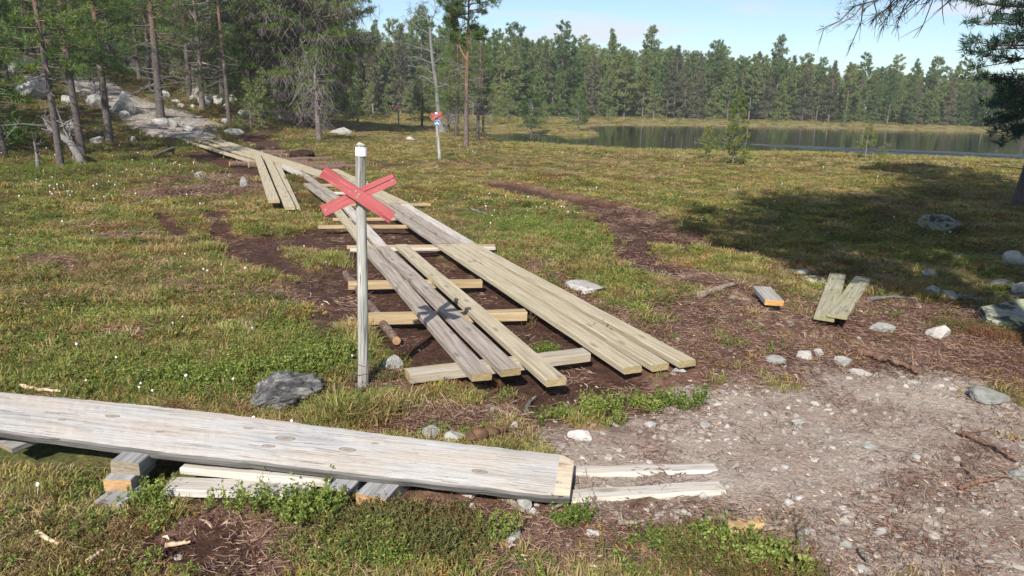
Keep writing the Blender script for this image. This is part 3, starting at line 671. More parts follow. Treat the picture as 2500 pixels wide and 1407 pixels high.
beam('short_plank', 'right arm of the V of short planks, its lower end on top of the other', 'plank', gz(2044, 769, .075), gz(2109, 676, .075), .155, .03, M['mossy_wood'], GV, 98)

# ================================================================== MARKERS
def marker(label, base, top, boards, yb, group='wooden trail marker posts with red crosses', band=None, sign=None, r=.03, nails=False, order=0):
    b = gz(*base, 0); tp = gy(*top, b[1]); e = empty('trail_marker', b); tag(e, label, 'trail marker', group)
    d = tp - b; n = 26; P = np.linspace([0, 0, -.15], d, n); rng = np.random.RandomState(int(base[0]))
    P[:, 0] += np.sin(np.linspace(0, 5, n)) * r * .12; R = r * (1.04 - .1 * np.linspace(0, 1, n)) * rng.uniform(.992, 1.008, n)
    n2 = n * 4; s2 = np.linspace(0, 1, n2); P2 = np.stack([np.interp(s2, np.linspace(0, 1, n), P[:, i]) for i in range(3)], 1); kk = 28
    m = MB(); m.tube(P2, np.interp(s2, np.linspace(0, 1, n), R), kk, cap=False); V = m.V[0].reshape(n2, kk, 3); an_ = np.arange(kk)[None] * np.ones((n2, 1)); zz_ = np.arange(n2)[:, None] * np.ones((1, kk))
    dr = (fbm(an_ * .33, zz_ * .07, int(base[0]), 3) - .5) * .16 - .10 * (fbm(an_ * .9, zz_ * .022, 77, 2) < .30); V = P2[:, None] + (V - P2[:, None]) * (1 + dr)[..., None]; V[-1, :, 2] += (np.sin(np.arange(kk) * .7) * .25 + np.cos(np.arange(kk) * 2 * np.pi / kk) * .25) * r
    m.V[0] = V.reshape(-1, 3); m.add(V[-1], [list(range(kk - 1, -1, -1))]); m.build('post', M['post_wood'], e, smooth=False)
    if band:
        z0, z1 = gy(0, band[0], b[1])[2], gy(0, band[1], b[1])[2]
        z0 = gy(top[0], band[0], b[1])[2]; z1 = gy(top[0], band[1], b[1])[2]
        m = MB(); f0, f1 = z0 / d[2], z1 / d[2]; m.tube([d * f1, d * f0], [r * .99 + .003] * 2, 24); m.build('reflector_band', M['white_band'], e, smooth=False)
    for k, cr in enumerate(boards):
        yy = b[1] - r * .9 - (0.021 * (k + 1)); cr3 = [gy(x, y, yy) - b for x, y in cr]     # left top, left bottom, right bottom, right top
        lt, lb, rb, rt = cr3; a, c = (lt + lb) / 2, (rt + rb) / 2; u = c - a; Ln = np.linalg.norm(u); wd = (np.linalg.norm(lt - lb) + np.linalg.norm(rt - rb)) / 2
        ang = math.atan2(u[2], u[0])
        m = MB(); ns = 14; xs = np.linspace(-Ln / 2, Ln / 2, ns); h = wd / 2; t2 = .009
        V = []
        for i, x in enumerate(xs):
            j = rng.uniform(-1, 1, 4) * .0012
            for q, (yv, zv) in enumerate(((-t2, -h), (t2, -h), (t2, h), (-t2, h))): V.append((x + (rng.uniform(-1, 1) * .002 if i in (0, ns - 1) else 0), yv, zv + j[q] * (1 if h > .02 else 0)))
        F = [(i * 4 + j, i * 4 + (j + 1) % 4, i * 4 + 4 + (j + 1) % 4, i * 4 + 4 + j) for i in range(ns - 1) for j in range(4)] + [(3, 2, 1, 0), tuple((ns - 1) * 4 + j for j in range(4))]
        m.add(V, F); o = m.build('cross_board', M['red'], e); o.location = (a + c) / 2; o.rotation_euler = (0, -ang, 0)
        if nails:
            for (nx, nzz) in ((-.045 + .05 * k, .006), (.004, -.012), (-.018, .012)) if k else ((.20, -.005), (-.20, .0)):
                mm = MB(); mm.tube([(nx, -t2 - .0025, nzz), (nx, -t2 + .002, nzz)], [.0055, .006], 10); mm.build('nail', M['steel'], o)
    if sign:
        (sx, sy), rp_ = sign; c = gy(sx, sy, b[1] - r - .012) - b; rr = rp_ * b[1] / F_PX
        disc = MB(); disc.tube([(0, .004, 0), (0, -.001, 0)], [rr] * 2, 32); so_ = disc.build('round_sign', M['sign_white'], e); so_.location = c
        disc = MB(); disc.tube([(0, -.001, 0), (0, -.004, 0)], [rr * .93] * 2, 32); disc.build('blue_face', M['blue'], so_)
        # snowmobile pictogram: skis, hull, windshield
        s = rr; pts = [(-.62, -.30), (.55, -.30), (.66, -.18), (.50, -.05), (.30, -.02), (.12, .12), (.02, .50), (-.10, .52), (-.12, .10), (-.50, .04), (-.60, -.12)]
        V = [(x * s, -.0045, z * s) for x, z in pts] + [(x * s, -.0065, z * s) for x, z in pts]; kk = len(pts)
        mm = MB(); mm.add(V, [tuple(range(kk, 2 * kk))]); mm.add(V, [(i, (i + 1) % kk, kk + (i + 1) % kk, kk + i) for i in range(kk)])
        mm.add([(-.7 * s, -.0065, -.42 * s), (.7 * s, -.0065, -.42 * s), (.7 * s, -.0065, -.34 * s), (-.7 * s, -.0065, -.34 * s)], [(0, 1, 2, 3)])
        mm.build('snowmobile_symbol', M['sign_white'], so_)
    return e
mk1 = marker('tall grey foreground post with large worn red cross and white band at its top', (885, 948), (882, 355),
    [[(784, 502), (793.5, 528.5), (970, 447), (959, 422)], [(794.6, 406), (781, 431), (950.6, 544), (966, 520)]], None, band=(360, 381), r=.0295, nails=True)
# thin wire wound round the foot of the nearest post
b = gz(885, 948, 0)
for z0 in (.085, .15):
    m = MB(); an = np.linspace(0, 2 * np.pi, 24); m.tube(np.stack([np.cos(an) * .034, np.sin(an) * .034, z0 + .012 * np.sin(an + z0 * 30)], 1), np.full(24, .0016), 4); m.build('wire', M['wire'], mk1)
marker('slanting pale post with red cross and round blue snowmobile sign, before the dead pine', (1074, 387), (1065, 275),
    [[(1053, 275), (1051, 281), (1079, 292), (1081, 286)], [(1051, 289), (1055, 295), (1080, 279), (1076, 273)]], None, band=(275, 279), sign=((1067.5, 300.5), 6.8), r=.045)
marker('thin post with a small red cross out on the bog behind the boardwalk', (973, 309), (972, 256),
    [[(966, 257.5), (966, 260.5), (979, 265.5), (979, 262.5)], [(966, 262.5), (966, 265.5), (979, 260.5), (979, 257.5)]], None, r=.045)
marker('thin far post without arms and a red top, leftmost on the bog', (911, 284), (909.5, 254), [[(908.2, 255.5), (908.2, 257), (911.6, 257), (911.6, 255.5)]], None, r=.05)

# ================================================================== ROCKS
def ico(sub):
    t = (1 + 5 ** .5) / 2
    V = [(-1, t, 0), (1, t, 0), (-1, -t, 0), (1, -t, 0), (0, -1, t), (0, 1, t), (0, -1, -t), (0, 1, -t), (t, 0, -1), (t, 0, 1), (-t, 0, -1), (-t, 0, 1)]
    F = [(0, 11, 5), (0, 5, 1), (0, 1, 7), (0, 7, 10), (0, 10, 11), (1, 5, 9), (5, 11, 4), (11, 10, 2), (10, 7, 6), (7, 1, 8), (3, 9, 4), (3, 4, 2), (3, 2, 6), (3, 6, 8), (3, 8, 9), (4, 9, 5), (2, 4, 11), (6, 2, 10), (8, 6, 7), (9, 8, 1)]
    V = [np.array(v) / np.linalg.norm(v) for v in V]
    for _ in range(sub):
        c = {}; nf = []
        def mid(a, b):
            k = (min(a, b), max(a, b))
            if k not in c:
                q = V[a] + V[b]; V.append(q / np.linalg.norm(q)); c[k] = len(V) - 1
            return c[k]
        for a, b, d in F:
            x, y, z = mid(a, b), mid(b, d), mid(d, a); nf += [(a, x, z), (b, y, x), (d, z, y), (x, y, z)]
        F = nf
    return np.array(V), np.array(F)
ICO = {k: ico(k) for k in (1, 2, 3, 4)}
def rock_geo(seed, sub=3, ang=1.1, rough=.12):
    V, F = ICO[sub]; V = V.copy(); rng = np.random.RandomState(seed)
    for _ in range(int(9 * ang) + 3):        # flat broken facets
        n = rng.normal(size=3); n /= np.linalg.norm(n); d = rng.uniform(.55, .85); s = V @ n; k = s > d
        V[k] -= np.outer((s[k] - d) * .93, n)
    f = (fbm(V[:, 0] * 2 + seed, V[:, 1] * 2 + V[:, 2] * 1.7, seed, 4) - .5) * rough * 2
    f += (fbm(V[:, 0] * 6 + V[:, 2] * 5, V[:, 1] * 6 - V[:, 2] * 3, seed + 3, 3) - .5) * rough * .7
    V *= (1 + f)[:, None]
    return V, F
def rock(name, label, px, py, wpx, hpx, mat, seed, depth=.8, rz=None, sub=3, ang=1.2, rough=.12, cat='rock', group=None, sink=.3, flat=None):
    """px,py: lower middle of the visible rock; wpx,hpx its size in the photograph"""
    p = gp(px, py); dist = np.linalg.norm(p - C0); w_ = wpx * dist / F_PX
    tilt = (CAM_H - p[2]) / dist; dd = w_ * depth
    h = max(hpx * dist / F_PX - dd * tilt * .75, w_ * .16) if flat is None else w_ * flat
    V, F = rock_geo(seed, sub, ang, rough); V = V * [w_ / 2, dd / 2, h / (1 - sink) * .62]
    o = mk(name, V, F, mat, smooth=False); pr = p[:2] / np.linalg.norm(p[:2])
    c = p[:2] + pr * dd * .42; o.location = (c[0], c[1], H1(c[0], c[1]) + h * .5 * (1 - sink) - .0); o.rotation_euler = (0, 0, rz if rz is not None else -math.atan2(p[0], p[1]))
    return tag(o, label, cat, group)
RK, RW, RG, RL = M['rock'], M['rock_white'], M['rock_green'], M['rock_lichen']
NR = 'rocks beside the boardwalk and path'
for a in [
 ('half buried pale rock right of the three plank tracks, white on top', 1428, 720, 118, 36, RW, 1, .9),
 ('pointed white rock standing on the brown litter at the right', 2286, 828, 50, 32, RW, 2, .7),
 ('flat dark slate chip just right of the low stand', 1930, 797, 26, 12, RG, 4, .8),
 ('round mottled stone beside the gravel edge', 1894, 893, 48, 24, RK, 5, .8),
 ('larger of two pale stones touching each other on brown litter', 1962, 886, 46, 26, RW, 6, .7),
 ('smaller of two pale stones touching each other on brown litter', 1996, 876, 32, 18, RW, 7, .7),
 ('angular pale stone at the left tip of the reddish branch', 2056, 896, 48, 22, RW, 8, .7),
 ('flat white stone below the reddish branch', 2100, 917, 54, 13, RW, 9, .5),
 ('long white flat stone in front of the green plants by the plank ends', 1416, 1076, 66, 28, RW, 10, .45),
 ('pale mottled stone at the left edge of the gravel', 1586, 1054, 44, 25, RW, 11, .7),
 ('grey green slate rock leaning behind the big plank, left of its twin', 1052, 1076, 66, 46, RG, 12, .7),
 ('pointed grey green slate rock behind the big plank, right of its twin', 1112, 1084, 62, 36, RG, 13, .7),
 ('bluish grey stone just under the right part of the big plank', 1280, 1256, 48, 48, RG, 14, .8),
 ('small white stone touching the bluish grey stone', 1303, 1260, 26, 22, RW, 15, .8),
 ('small oval white stone left of the bluish grey stone', 1152, 1248, 19, 20, RW, 16, .8),
 ('wide flat slate slab lying on the gravel at the right edge', 2412, 990, 86, 36, RG, 17, .8),
 ('angular slate stone cut by the right edge of the photo', 2482, 1172, 44, 28, RG, 18, .8),
 ('mottled lichen rock between the post and the crossbeam', 958, 910, 52, 42, RL, 19, .8),
 ('purplish flat stone low in the foreground twigs', 1452, 1315, 54, 15, RK, 20, .6),
 ('pale round stone at the very bottom edge, right of centre', 2108, 1407, 38, 24, RW, 21, .9),
 ('grey stone in the lowest foreground left of the heather clump', 1690, 1372, 34, 28, RK, 22, .9),
 ('white stone near the right end of the sunken rails', 1925, 1240, 24, 20, RW, 23, .9),
 ('broad grey stone above the small round foreground stones', 1965, 1305, 36, 16, RK, 24, .9),
 ('flat stone with faint green in the litter left of the white pointed rock', 2152, 812, 58, 22, RG, 25, .7),
 ('white flat stone on the gravel under the plank end', 1658, 911, 36, 14, RW, 26, .8),
 ('oval pale stone alone in the middle of the gravel', 2235, 1123, 30, 16, RW, 27, .8),
 ('small cube shaped white stone in the middle of the gravel', 1916, 1148, 20, 11, RW, 28, .8),
 ('long grey stone lying in the centre right of the gravel', 2118, 1098, 38, 16, RG, 29, .6),
 ('dark flat stone at the far side of the gravel', 1947, 1038, 34, 15, RG, 30, .8),
 ('pale stone in the gravel beside the right rail end', 1752, 1206, 26, 16, RW, 33, .8),
 ('pair like split stone in front of the near rail', 1714, 1222, 24, 22, RW, 34, .8),
 ('pale stone standing among twigs below the big plank', 1248, 1332, 30, 26, RW, 36, .8),
 ('pinkish grey stone low among the foreground twigs', 1255, 1318, 44, 26, RK, 37, .8),
 ('small white pebble like stone behind the big plank, by tiny green plants', 1255, 1052, 23, 19, RW, 38, .8),
 ('bright white stone near the brown stick beyond the big plank', 1384, 996, 26, 12, RW, 39, .8),
 ('white stone half hidden by leaves at the left gravel edge', 1720, 1048, 26, 19, RW, 40, .8),
 ('small pale stone at the front of the split stones below the plank corner', 1310, 1238, 17, 15, RW, 42, .8),
 ('round stone beside the grey stick low in the gravel', 2148, 1310, 28, 22, RW, 43, .8),
 ('dark grey lump of rock lower right of the grey stick', 2062, 1340, 26, 22, RK, 44, .8)]:
    rock('rock', a[0], *a[1:5], a[5], a[6], a[7], group=NR)
rock('boulder', 'big boulder with dark and yellow green lichen at the right edge', 2475, 800, 190, 66, RL, 3, .9, sub=4, ang=.5, cat='boulder')
rock('boulder', 'grey boulder lying deep in the shade on the right', 2290, 572, 112, 40, RL, 50, .7, sub=4, cat='boulder')
rock('boulder', 'low shaded stone behind the short V planks, left of its neighbour', 1950, 668, 76, 22, RL, 51, .7, cat='boulder')
rock('boulder', 'low shaded stone just left of the short V planks', 1990, 686, 66, 24, RL, 52, .7, cat='boulder')
rock('boulder', 'small shaded rock right of the short V planks', 2262, 692, 34, 18, RL, 53, .8, cat='boulder')
rock('boulder', 'rock at the sunlit edge of the shade right of the V planks', 2270, 728, 40, 20, RK, 54, .8, cat='boulder')
rock('boulder', 'second rock at the sunlit edge of the shade', 2316, 735, 36, 18, RK, 55, .8, cat='boulder')
rock('boulder', 'flat rock lying behind the lichen boulder on the right', 2440, 700, 60, 22, RL, 56, .8, cat='boulder')
rock('boulder', 'jagged grey rock at the right edge in the shade above the lichen boulder', 2478, 655, 60, 34, RK, 101, .8, cat='boulder')
rock('boulder', 'low jagged rock at the right edge between root and lichen boulder', 2490, 722, 44, 22, RK, 102, .8, cat='boulder')
rock('tree_stump', 'low silvery rotten stump just behind the big plank', 684, 1004, 200, 60, M['stump'], 57, .75, sub=4, ang=.4, rough=.35, cat='stump', sink=.55, rz=.75)
# left slope and bog
RS = rockmat('weathered slope granite', (.20, .195, .185), (.34, .33, .315), (.50, .49, .46), .4, (.24, .25, .20), 1.6)
LR = 'boulders on the wooded slope'
for a in [
 ('long pale rock on the bog right of the shaggy spruce', 832, 331, 80, 25, RS, 60, .6), ('big dark cornered boulder on the slope beside the path', 306, 282, 66, 46, RK, 61, .9),
 ('grey stone heap left of the big dark cornered boulder', 240, 266, 56, 26, RS, 62, .8), ('white flat rock beside the foot of the path boulder', 304, 288, 28, 13, RS, 63, .8),
 ('wide bare bedrock slab high on the left slope', 82, 244, 104, 38, RS, 64, .8), ('pale slab above the wide bedrock slab', 60, 206, 44, 15, RS, 65, .8),
 ('second pale slab above the wide bedrock slab', 103, 208, 46, 22, RS, 66, .8), ('grey rounded rock at the top left among foliage', 36, 186, 56, 22, RK, 67, .8),
 ('pointed pale rock lying on the near edge of the path', 392, 302, 38, 15, RS, 68, .8), ('white rock at the bend of the path', 424, 312, 36, 17, RS, 69, .8),
 ('flat pale slab just before the plank ends', 460, 322, 40, 14, RS, 70, .9), ('round grey boulder of the row under the forest', 500, 256, 44, 24, RK, 71, .8),
 ('pale boulder of the row under the forest, second from left', 532, 254, 32, 20, RS, 72, .8), ('high grey boulder standing behind the row under the forest', 482, 246, 32, 30, RK, 73, .8),
 ('small white boulder in front of the high grey one', 470, 246, 18, 16, RS, 74, .8), ('pale boulder of the row under the forest, right end', 566, 254, 36, 20, RS, 75, .8),
 ('grey boulder leaning at the right end of the boulder row', 554, 268, 22, 18, RK, 76, .8), ('low grey stone between forest and bog, left of the shaggy spruce', 594, 284, 28, 15, RK, 77, .8),
 ('mottled rock just left of the shaggy spruce foot', 684, 296, 42, 18, RL, 78, .8), ('white stone by the heap beyond the plank ends', 524, 322, 16, 7, RS, 79, .8),
 ('long row like white stone lying beyond the plank ends', 572, 328, 62, 9, RS, 80, .35), ('white stone beside the heap of roots at the plank ends', 490, 330, 22, 10, RS, 81, .8),
 ('round white stone in the peat left of the loose planks', 486, 438, 30, 16, RS, 82, .8), ('small white stone beside the round one in the peat', 520, 440, 20, 9, RS, 83, .8),
 ('tall pale stone standing at the foot of the hummock by the loose planks', 595, 465, 26, 28, RS, 84, .6), ('pale stone on the heath between the three nearest trunks', 238, 350, 34, 18, RK, 85, .8),
 ('small grey stone on the heath left of the plank ends', 323, 348, 24, 13, RK, 86, .8), ('flat stone on the slope behind the leaning dead tree', 172, 322, 46, 22, RK, 87, .8),
 ('grey rock beside the leaning dead tree', 166, 258, 40, 18, RK, 88, .8), ('small stone low on the slope near the lone trunk', 440, 262, 24, 8, RK, 89, .8),
 ('low white stone on the slope, upper middle', 472, 264, 14, 7, RS, 90, .8), ('grey stone on the slope right of the path boulder', 430, 252, 26, 8, RK, 91, .8),
 ('low dark stones in the shade of the trees left of the shaggy spruce', 548, 302, 26, 12, RK, 92, .8), ('small pale stone out on the bog beside the marker with the blue sign', 1000, 345, 32, 9, RK, 94, .7),
 ('grey rock under the trees on the left slope beside the path', 398, 240, 40, 18, RK, 95, .8), ('white stone glimpsed under the pine left of the shaggy spruce', 606, 262, 16, 8, RS, 96, .8)]:
    rock('slope_boulder', a[0], a[1], a[2], a[3] * .82, a[4] * .75, a[5], a[6], a[7], group=LR, cat='boulder', sink=.42)
def lump(name, label, px, py, wpx, hpx, mat, seed, **k): return rock(name, label, px, py, wpx, hpx, mat, seed, **k)
mp_ = plain('dark turned peat', (.035, .02, .014), .95, .5, 9)
rock('peat_pile', 'dark pile of turned peat right of the far boardwalk', 742, 394, 58, 22, mp_, 97, .8, ang=.1, rough=.35, cat='peat pile', sub=4)

# ================================================================== STICKS AND BRANCHES ON THE GROUND
def stick(name, label, pts, r, mat, seed, cat='branch', z=.0, group=None, taper=.5, stubs=0, kink=.15):
    r *= 1.35; P = np.array([gp(a, b) for a, b in pts]); P[:, 2] = height(P[:, 0], P[:, 1]) + r * .9 + z + .012; c = P.mean(0)
    s = np.linspace(0, 1, len(P)); ss = np.linspace(0, 1, max(10, len(P) * 5)); rng = np.random.RandomState(seed)
    Q = np.stack([np.interp(ss, s, P[:, i]) for i in range(3)], 1); Q += rng.normal(0, r * kink, Q.shape); R = r * (1 - (1 - taper) * ss) * rng.uniform(.85, 1.15, len(ss))
    m = MB(); m.tube(Q - c, R, 7)
    for i in range(stubs):
        k = rng.randint(2, len(Q) - 2); d = rng.normal(size=3); d[2] = abs(d[2]); d /= np.linalg.norm(d); q = Q[k] - c; m.tube([q, q + d * r * rng.uniform(3, 8)], [R[k] * .5, R[k] * .2], 5)
    o = m.build(name, mat, smooth=True); o.location = c; return tag(o, label, cat, group)
wb = bark('reddish branch wood', (.25, .145, .10), (.2, .12, .08), 50, .2); wt = bark('pale stick wood', (.34, .27, .20), (.4, .3, .2), 50, .2); wg = bark('grey stick wood', (.24, .21, .18), (.3, .3, .3), 50, .3)
for a in [('branch', 'curved reddish brown branch on the litter right of the gravel', [(2084, 868), (2120, 876), (2160, 892), (2200, 903), (2240, 924)], .023, wb, 1, 2),
 ('branch', 'thin dark branch lying at the right edge of the gravel', [(2340, 1064), (2380, 1082), (2430, 1105), (2482, 1136)], .011, wb, 2, 2),
 ('branch', 'wavy red brown branch near the lower right edge', [(2342, 1202), (2378, 1188), (2420, 1182), (2458, 1172)], .010, wb, 3, 1),
 ('stick', 'stout grey stick lying upright in the foreground gravel', [(1958, 1354), (1951, 1325), (1953, 1295), (1966, 1284)], .014, wg, 4, 0),
 ('stick', 'short dark stick low in the right foreground', [(2100, 1356), (2108, 1370), (2116, 1384)], .009, wg, 5, 0),
 ('stick', 'peeled log piece left of the low stand', [(1704, 742), (1750, 726), (1790, 713)], .026, wt, 6, 0),
 ('stick', 'second pale stick lying flat left of the low stand', [(1776, 746), (1835, 747)], .018, wt, 7, 0),
 ('stick', 'pale peeled stick beyond the big plank', [(1203, 1010), (1230, 1022), (1252, 1026)], .013, wt, 8, 0),
 ('stick', 'short brown stick pointing at the peat near the plank ends', [(1284, 1004), (1294, 990), (1308, 978)], .010, wg, 9, 0),
 ('stick', 'pale crooked stick in the foreground right of centre', [(1510, 1288), (1540, 1292), (1572, 1284)], .010, wt, 10, 1),
 ('stick', 'wooden splinter just below the bluish grey stone', [(1222, 1224), (1250, 1244), (1276, 1262)], .014, wt, 11, 0),
 ('stick', 'thin splinter right of the bluish grey stone', [(1348, 1250), (1392, 1236)], .007, wt, 12, 0),
 ('stick', 'grey twig above the wood chunk in the foreground', [(1760, 1254), (1790, 1253), (1816, 1246)], .006, wg, 13, 0),
 ('stick', 'dark short stick in the right part of the gravel', [(2346, 1140), (2362, 1160), (2376, 1178)], .006, wb, 14, 0),
 ('stick', 'pale stick right of the wood chunk', [(1862, 1303), (1906, 1303)], .010, wt, 15, 0),
 ('stick', 'white stick lying in the grass right of the tracks', [(1150, 515), (1190, 526)], .016, M['silver'], 16, 0),
 ('stick', 'grey stick on the litter behind the tracks at the right', [(1682, 680), (1706, 674)], .016, M['silver'], 17, 0),
 ('branch', 'grey dead branch lying in the shade by the right edge', [(2330, 640), (2400, 628), (2500, 632)], .02, M['silver'], 40, 4),
 ('branch', 'thin grey dead branch crossing the shaded ground at the far right', [(2390, 672), (2440, 655), (2520, 668)], .014, M['silver'], 41, 3),
 ('root', 'long pale root running across the litter at the right edge', [(2330, 732), (2400, 738), (2450, 734), (2520, 728)], .016, M['silver'], 18, 0),
 ('root', 'pale root lying in front of the shaded grass at the right', [(2120, 740), (2180, 732), (2238, 736)], .012, M['silver'], 19, 0)]:
    stick(a[0], a[1], a[2], a[3], a[4], a[5], stubs=a[6], cat=a[0])
def chunk(label, pts, r, mat, seed, flat=.5, name='wood_chunk', cat='wood chunk'):
    o = stick(name, label, pts, r, mat, seed, cat=cat, taper=.5, kink=.22); o.scale = (1, 1, flat); return o
chunk('broken ochre wood chunk behind the heather clump in the foreground', [(1780, 1318), (1815, 1312), (1858, 1304)], .034, plain('rotten ochre wood', (.42, .28, .15), .9, .5, 12), 20)
chunk('dark brown broken wood chunk beside the slate rocks', [(1150, 1086), (1190, 1078), (1232, 1070)], .026, plain('dark rotten wood', (.13, .075, .045), .9, .5, 14), 21, 1)
for i, (lab, p) in enumerate([('pale bark chip at the lower left', [(92, 1312), (120, 1330), (148, 1342)]), ('yellowish chip in the grass below the white boards', [(405, 1345), (440, 1340), (465, 1336)]),
        ('narrow wood chip left of the yellowish one', [(216, 1385), (236, 1370), (256, 1356)]), ('long orange splinter at the far edge of the big plank', [(50, 952), (90, 960), (150, 966)]),
        ('light wood chip by the crossboard right of the red cross', [(1032, 498), (1046, 501)])]):
    stick('wood_chip', lab, p, .008 if i != 3 else .010, plain('wood chip %d' % i, (.55, .42, .28), .9, .3, 40), 30 + i, cat='wood chip', kink=.12, group='wood chips on the ground')

# ================================================================== TREES
def rnd(rng, a, b, n=None): return rng.uniform(a, b, n)
def needles(T, D, k, ln, wd, rng, spread=.9):
    """T tuft centres, D directions; k narrow triangles per tuft"""
    n = len(T); R = rng.normal(size=(n, k, 3)); R /= np.linalg.norm(R, axis=2)[..., None]
    d = D[:, None] * (1 - spread * .5) + R * spread; d /= np.linalg.norm(d, axis=2)[..., None]
    s = np.cross(d, rng.normal(size=(n, k, 3))); s /= np.linalg.norm(s, axis=2)[..., None] + 1e-9
    c = T[:, None] + R * ln * .18; l = ln * rng.uniform(.6, 1.2, (n, k, 1)); w_ = wd * rng.uniform(.7, 1.3, (n, k, 1))
    V = np.stack([c - s * w_ / 2, c + s * w_ / 2, c + d * l], 2).reshape(-1, 3)
    return V, np.arange(len(V)).reshape(-1, 3)
def tree(name, seed, H, r0, cb, R, mats, prof='pine', dz=.3, nb=5, dens=9, k=9, ln=.10, wd=.014, bare=0.0, dead=0, lean=(0, 0), bend=.1, tw=True, droop=0.0, fork=None, hang=0, sides=8, deadlen=.7, top=1.0, gap=.15, link=True, clus=1.0):
    """returns an Empty with trunk, branches and crown"""
    rng = np.random.RandomState(seed); root = bpy.data.objects.new(name, None); root.empty_display_size = .3
    if link: sc.collection.objects.link(root)
    n = 16; s = np.linspace(0, 1, n); ph = rng.uniform(0, 6, 2)
    P = np.stack([lean[0] * s * H + bend * np.sin(s * 4 + ph[0]) * s, lean[1] * s * H + bend * np.sin(s * 3.3 + ph[1]) * s, s * H - .25 * (1 - s)], 1)
    Rr = r0 * ((1 - s) ** .8 * .93 + .07); Rr[0] *= 1.35; Rr[1] *= 1.05
    m = MB(); m.tube(P, Rr, sides)
    at = lambda z: np.array([np.interp(z, P[:, 2], P[:, i]) for i in range(3)])
    stems = [(P, cb, H)]
    if fork:
        z0, dx, dy, hh = fork; q = at(z0); s2 = np.linspace(0, 1, 10)
        Q = np.stack([q[0] + dx * s2 ** .7, q[1] + dy * s2 ** .7, q[2] + hh * s2], 1); m.tube(Q, np.interp(z0, P[:, 2], Rr) * .75 * (1 - .85 * s2), 7); stems.append((Q, q[2] + hh * .3, q[2] + hh))
    mesh_obj(m, 'trunk', mats[0], root, link)
    br = MB(); dd = MB(); T = []; D = []
    for (S, zb, zt) in stems:
        sat = lambda z: np.array([np.interp(z, S[:, 2], S[:, i]) for i in range(3)])
        z = zb
        while z < zt - .05:
            t = (z - zb) / (zt - zb)
            if prof == 'pine': pr = (1 - t) ** .75 * (.55 + .45 * math.sin(min(1, t * 2.2) * 1.57)); el = RAD(-12 + 60 * t)
            elif prof == 'cone': pr = (1 - t) ** .85; el = RAD(-20 + 55 * t)
            else: pr = (1 - t ** 2.2) ** .5 * (.35 + .65 * min(1, t * 3)); el = RAD(-5 + 50 * t)       # round topped
            Rl = R * (zt - zb) / (H - cb) if len(stems) > 1 else R
            for j in range(max(2, int(nb * rng.uniform(.7, 1.3)))):
                if rng.rand() < gap: continue
                az = rng.uniform(0, 2 * math.pi); Ln = Rl * pr * rng.uniform(.55, 1.2) + .08
                e = el + rng.normal(0, .18) - droop * (1 - t); b0 = sat(z + rng.uniform(-.1, .1))
                h = np.array([math.cos(az), math.sin(az), 0]); u = np.linspace(0, 1, 5)
                cur = (u ** 2) * Ln * rng.uniform(.05, .22); B = b0 + h * (u * Ln * math.cos(e))[:, None]; B[:, 2] += u * Ln * math.sin(e) + cur
                if Ln > .25: br.tube(B, (.006 + .012 * Ln) * (1 - .75 * u), 4, False)
                if rng.rand() < bare * (1 - t): 
                    dd.tube(B, (.005 + .010 * Ln) * (1 - .7 * u), 3, False); continue
                q = int(max(2, dens * Ln)); uu = rng.uniform(.30 if Ln > .5 else .1, 1.0, q) ** .7
                pos = np.stack([np.interp(uu, u, B[:, i]) for i in range(3)], 1)
                lat = np.cross(h, [0, 0, 1]); sgn = rng.choice([-1, 1], q); off = rng.uniform(.1, .42, q) * Ln * (1.1 - uu * .75) * clus
                tp = pos + lat * (sgn * off)[:, None] + h * (off * .5)[:, None]; tp[:, 2] += rng.normal(0, .035, q) + off * .15
                T.append(tp); dv = h[None] * .7 + lat[None] * sgn[:, None] * .5 + np.array([0, 0, .35]); D.append(dv / np.linalg.norm(dv, axis=1)[:, None])
                if tw:
                    for a_, b_ in zip(pos, tp):
                        if np.linalg.norm(a_ - b_) > .08: br.tube([a_ - h * .05, b_], [.005, .002], 3, False)
                if hang:
                    for _ in range(int(hang * Ln * (1 - .8 * t))):
                        a_ = B[rng.randint(1, 5)] + lat * rng.normal(0, .2) * Ln; l = rng.uniform(.15, .55); x = rng.normal(0, .28, 2)
                        dd.tube([a_, a_ + [x[0] * l, x[1] * l, -l * .5], a_ + [x[0] * 2 * l, x[1] * 2 * l, -l]], [.010, .007, .004], 3, False)
            z += dz * rng.uniform(.7, 1.3)
    for _ in range(dead):                      # bare lower branches
        z = rng.uniform(.25, 1.0) * max(cb, 1.5); az = rng.uniform(0, 6.28); Ln = deadlen * rng.uniform(.3, 1.2); b0 = at(z); h = np.array([math.cos(az), math.sin(az), 0]); e = rng.uniform(-.5, .35)
        B = [b0, b0 + h * Ln * .5 + [0, 0, e * Ln * .5], b0 + h * Ln + [0, 0, e * Ln * .8]]; dd.tube(B, [.012, .008, .004], 3, False)
        for _ in range(int(3 * Ln / .5)):
            f = rng.uniform(.3, 1); a_ = b0 + (B[2] - b0) * f; x = rng.normal(0, .18, 3) * Ln; dd.tube([a_, a_ + x], [.005, .002], 3, False)
    if br.n: mesh_obj(br, 'branches', mats[1], root, link)
    if dd.n: mesh_obj(dd, 'dead_branches', M['twig_dead'], root, link)
    if T:
        V, F = needles(np.concatenate(T), np.concatenate(D), k, ln, wd, rng); mk('crown', V, F, mats[2], root, link=link)
    return root
def mesh_obj(m, name, mat, parent, link=True): return m.build(name, mat, parent, smooth=True, link=link)
def place(root, p, rz=0.0, s=1.0, label=None, cat='tree', group=None, sz=None, px_lean=None):
    root.location = (p[0], p[1], height(np.array([p[0]]), np.array([p[1]]), False)[0] - .02); root.rotation_euler = (0, 0, rz); root.scale = (s, s, sz or s)
    return tag(root, label, cat, group)
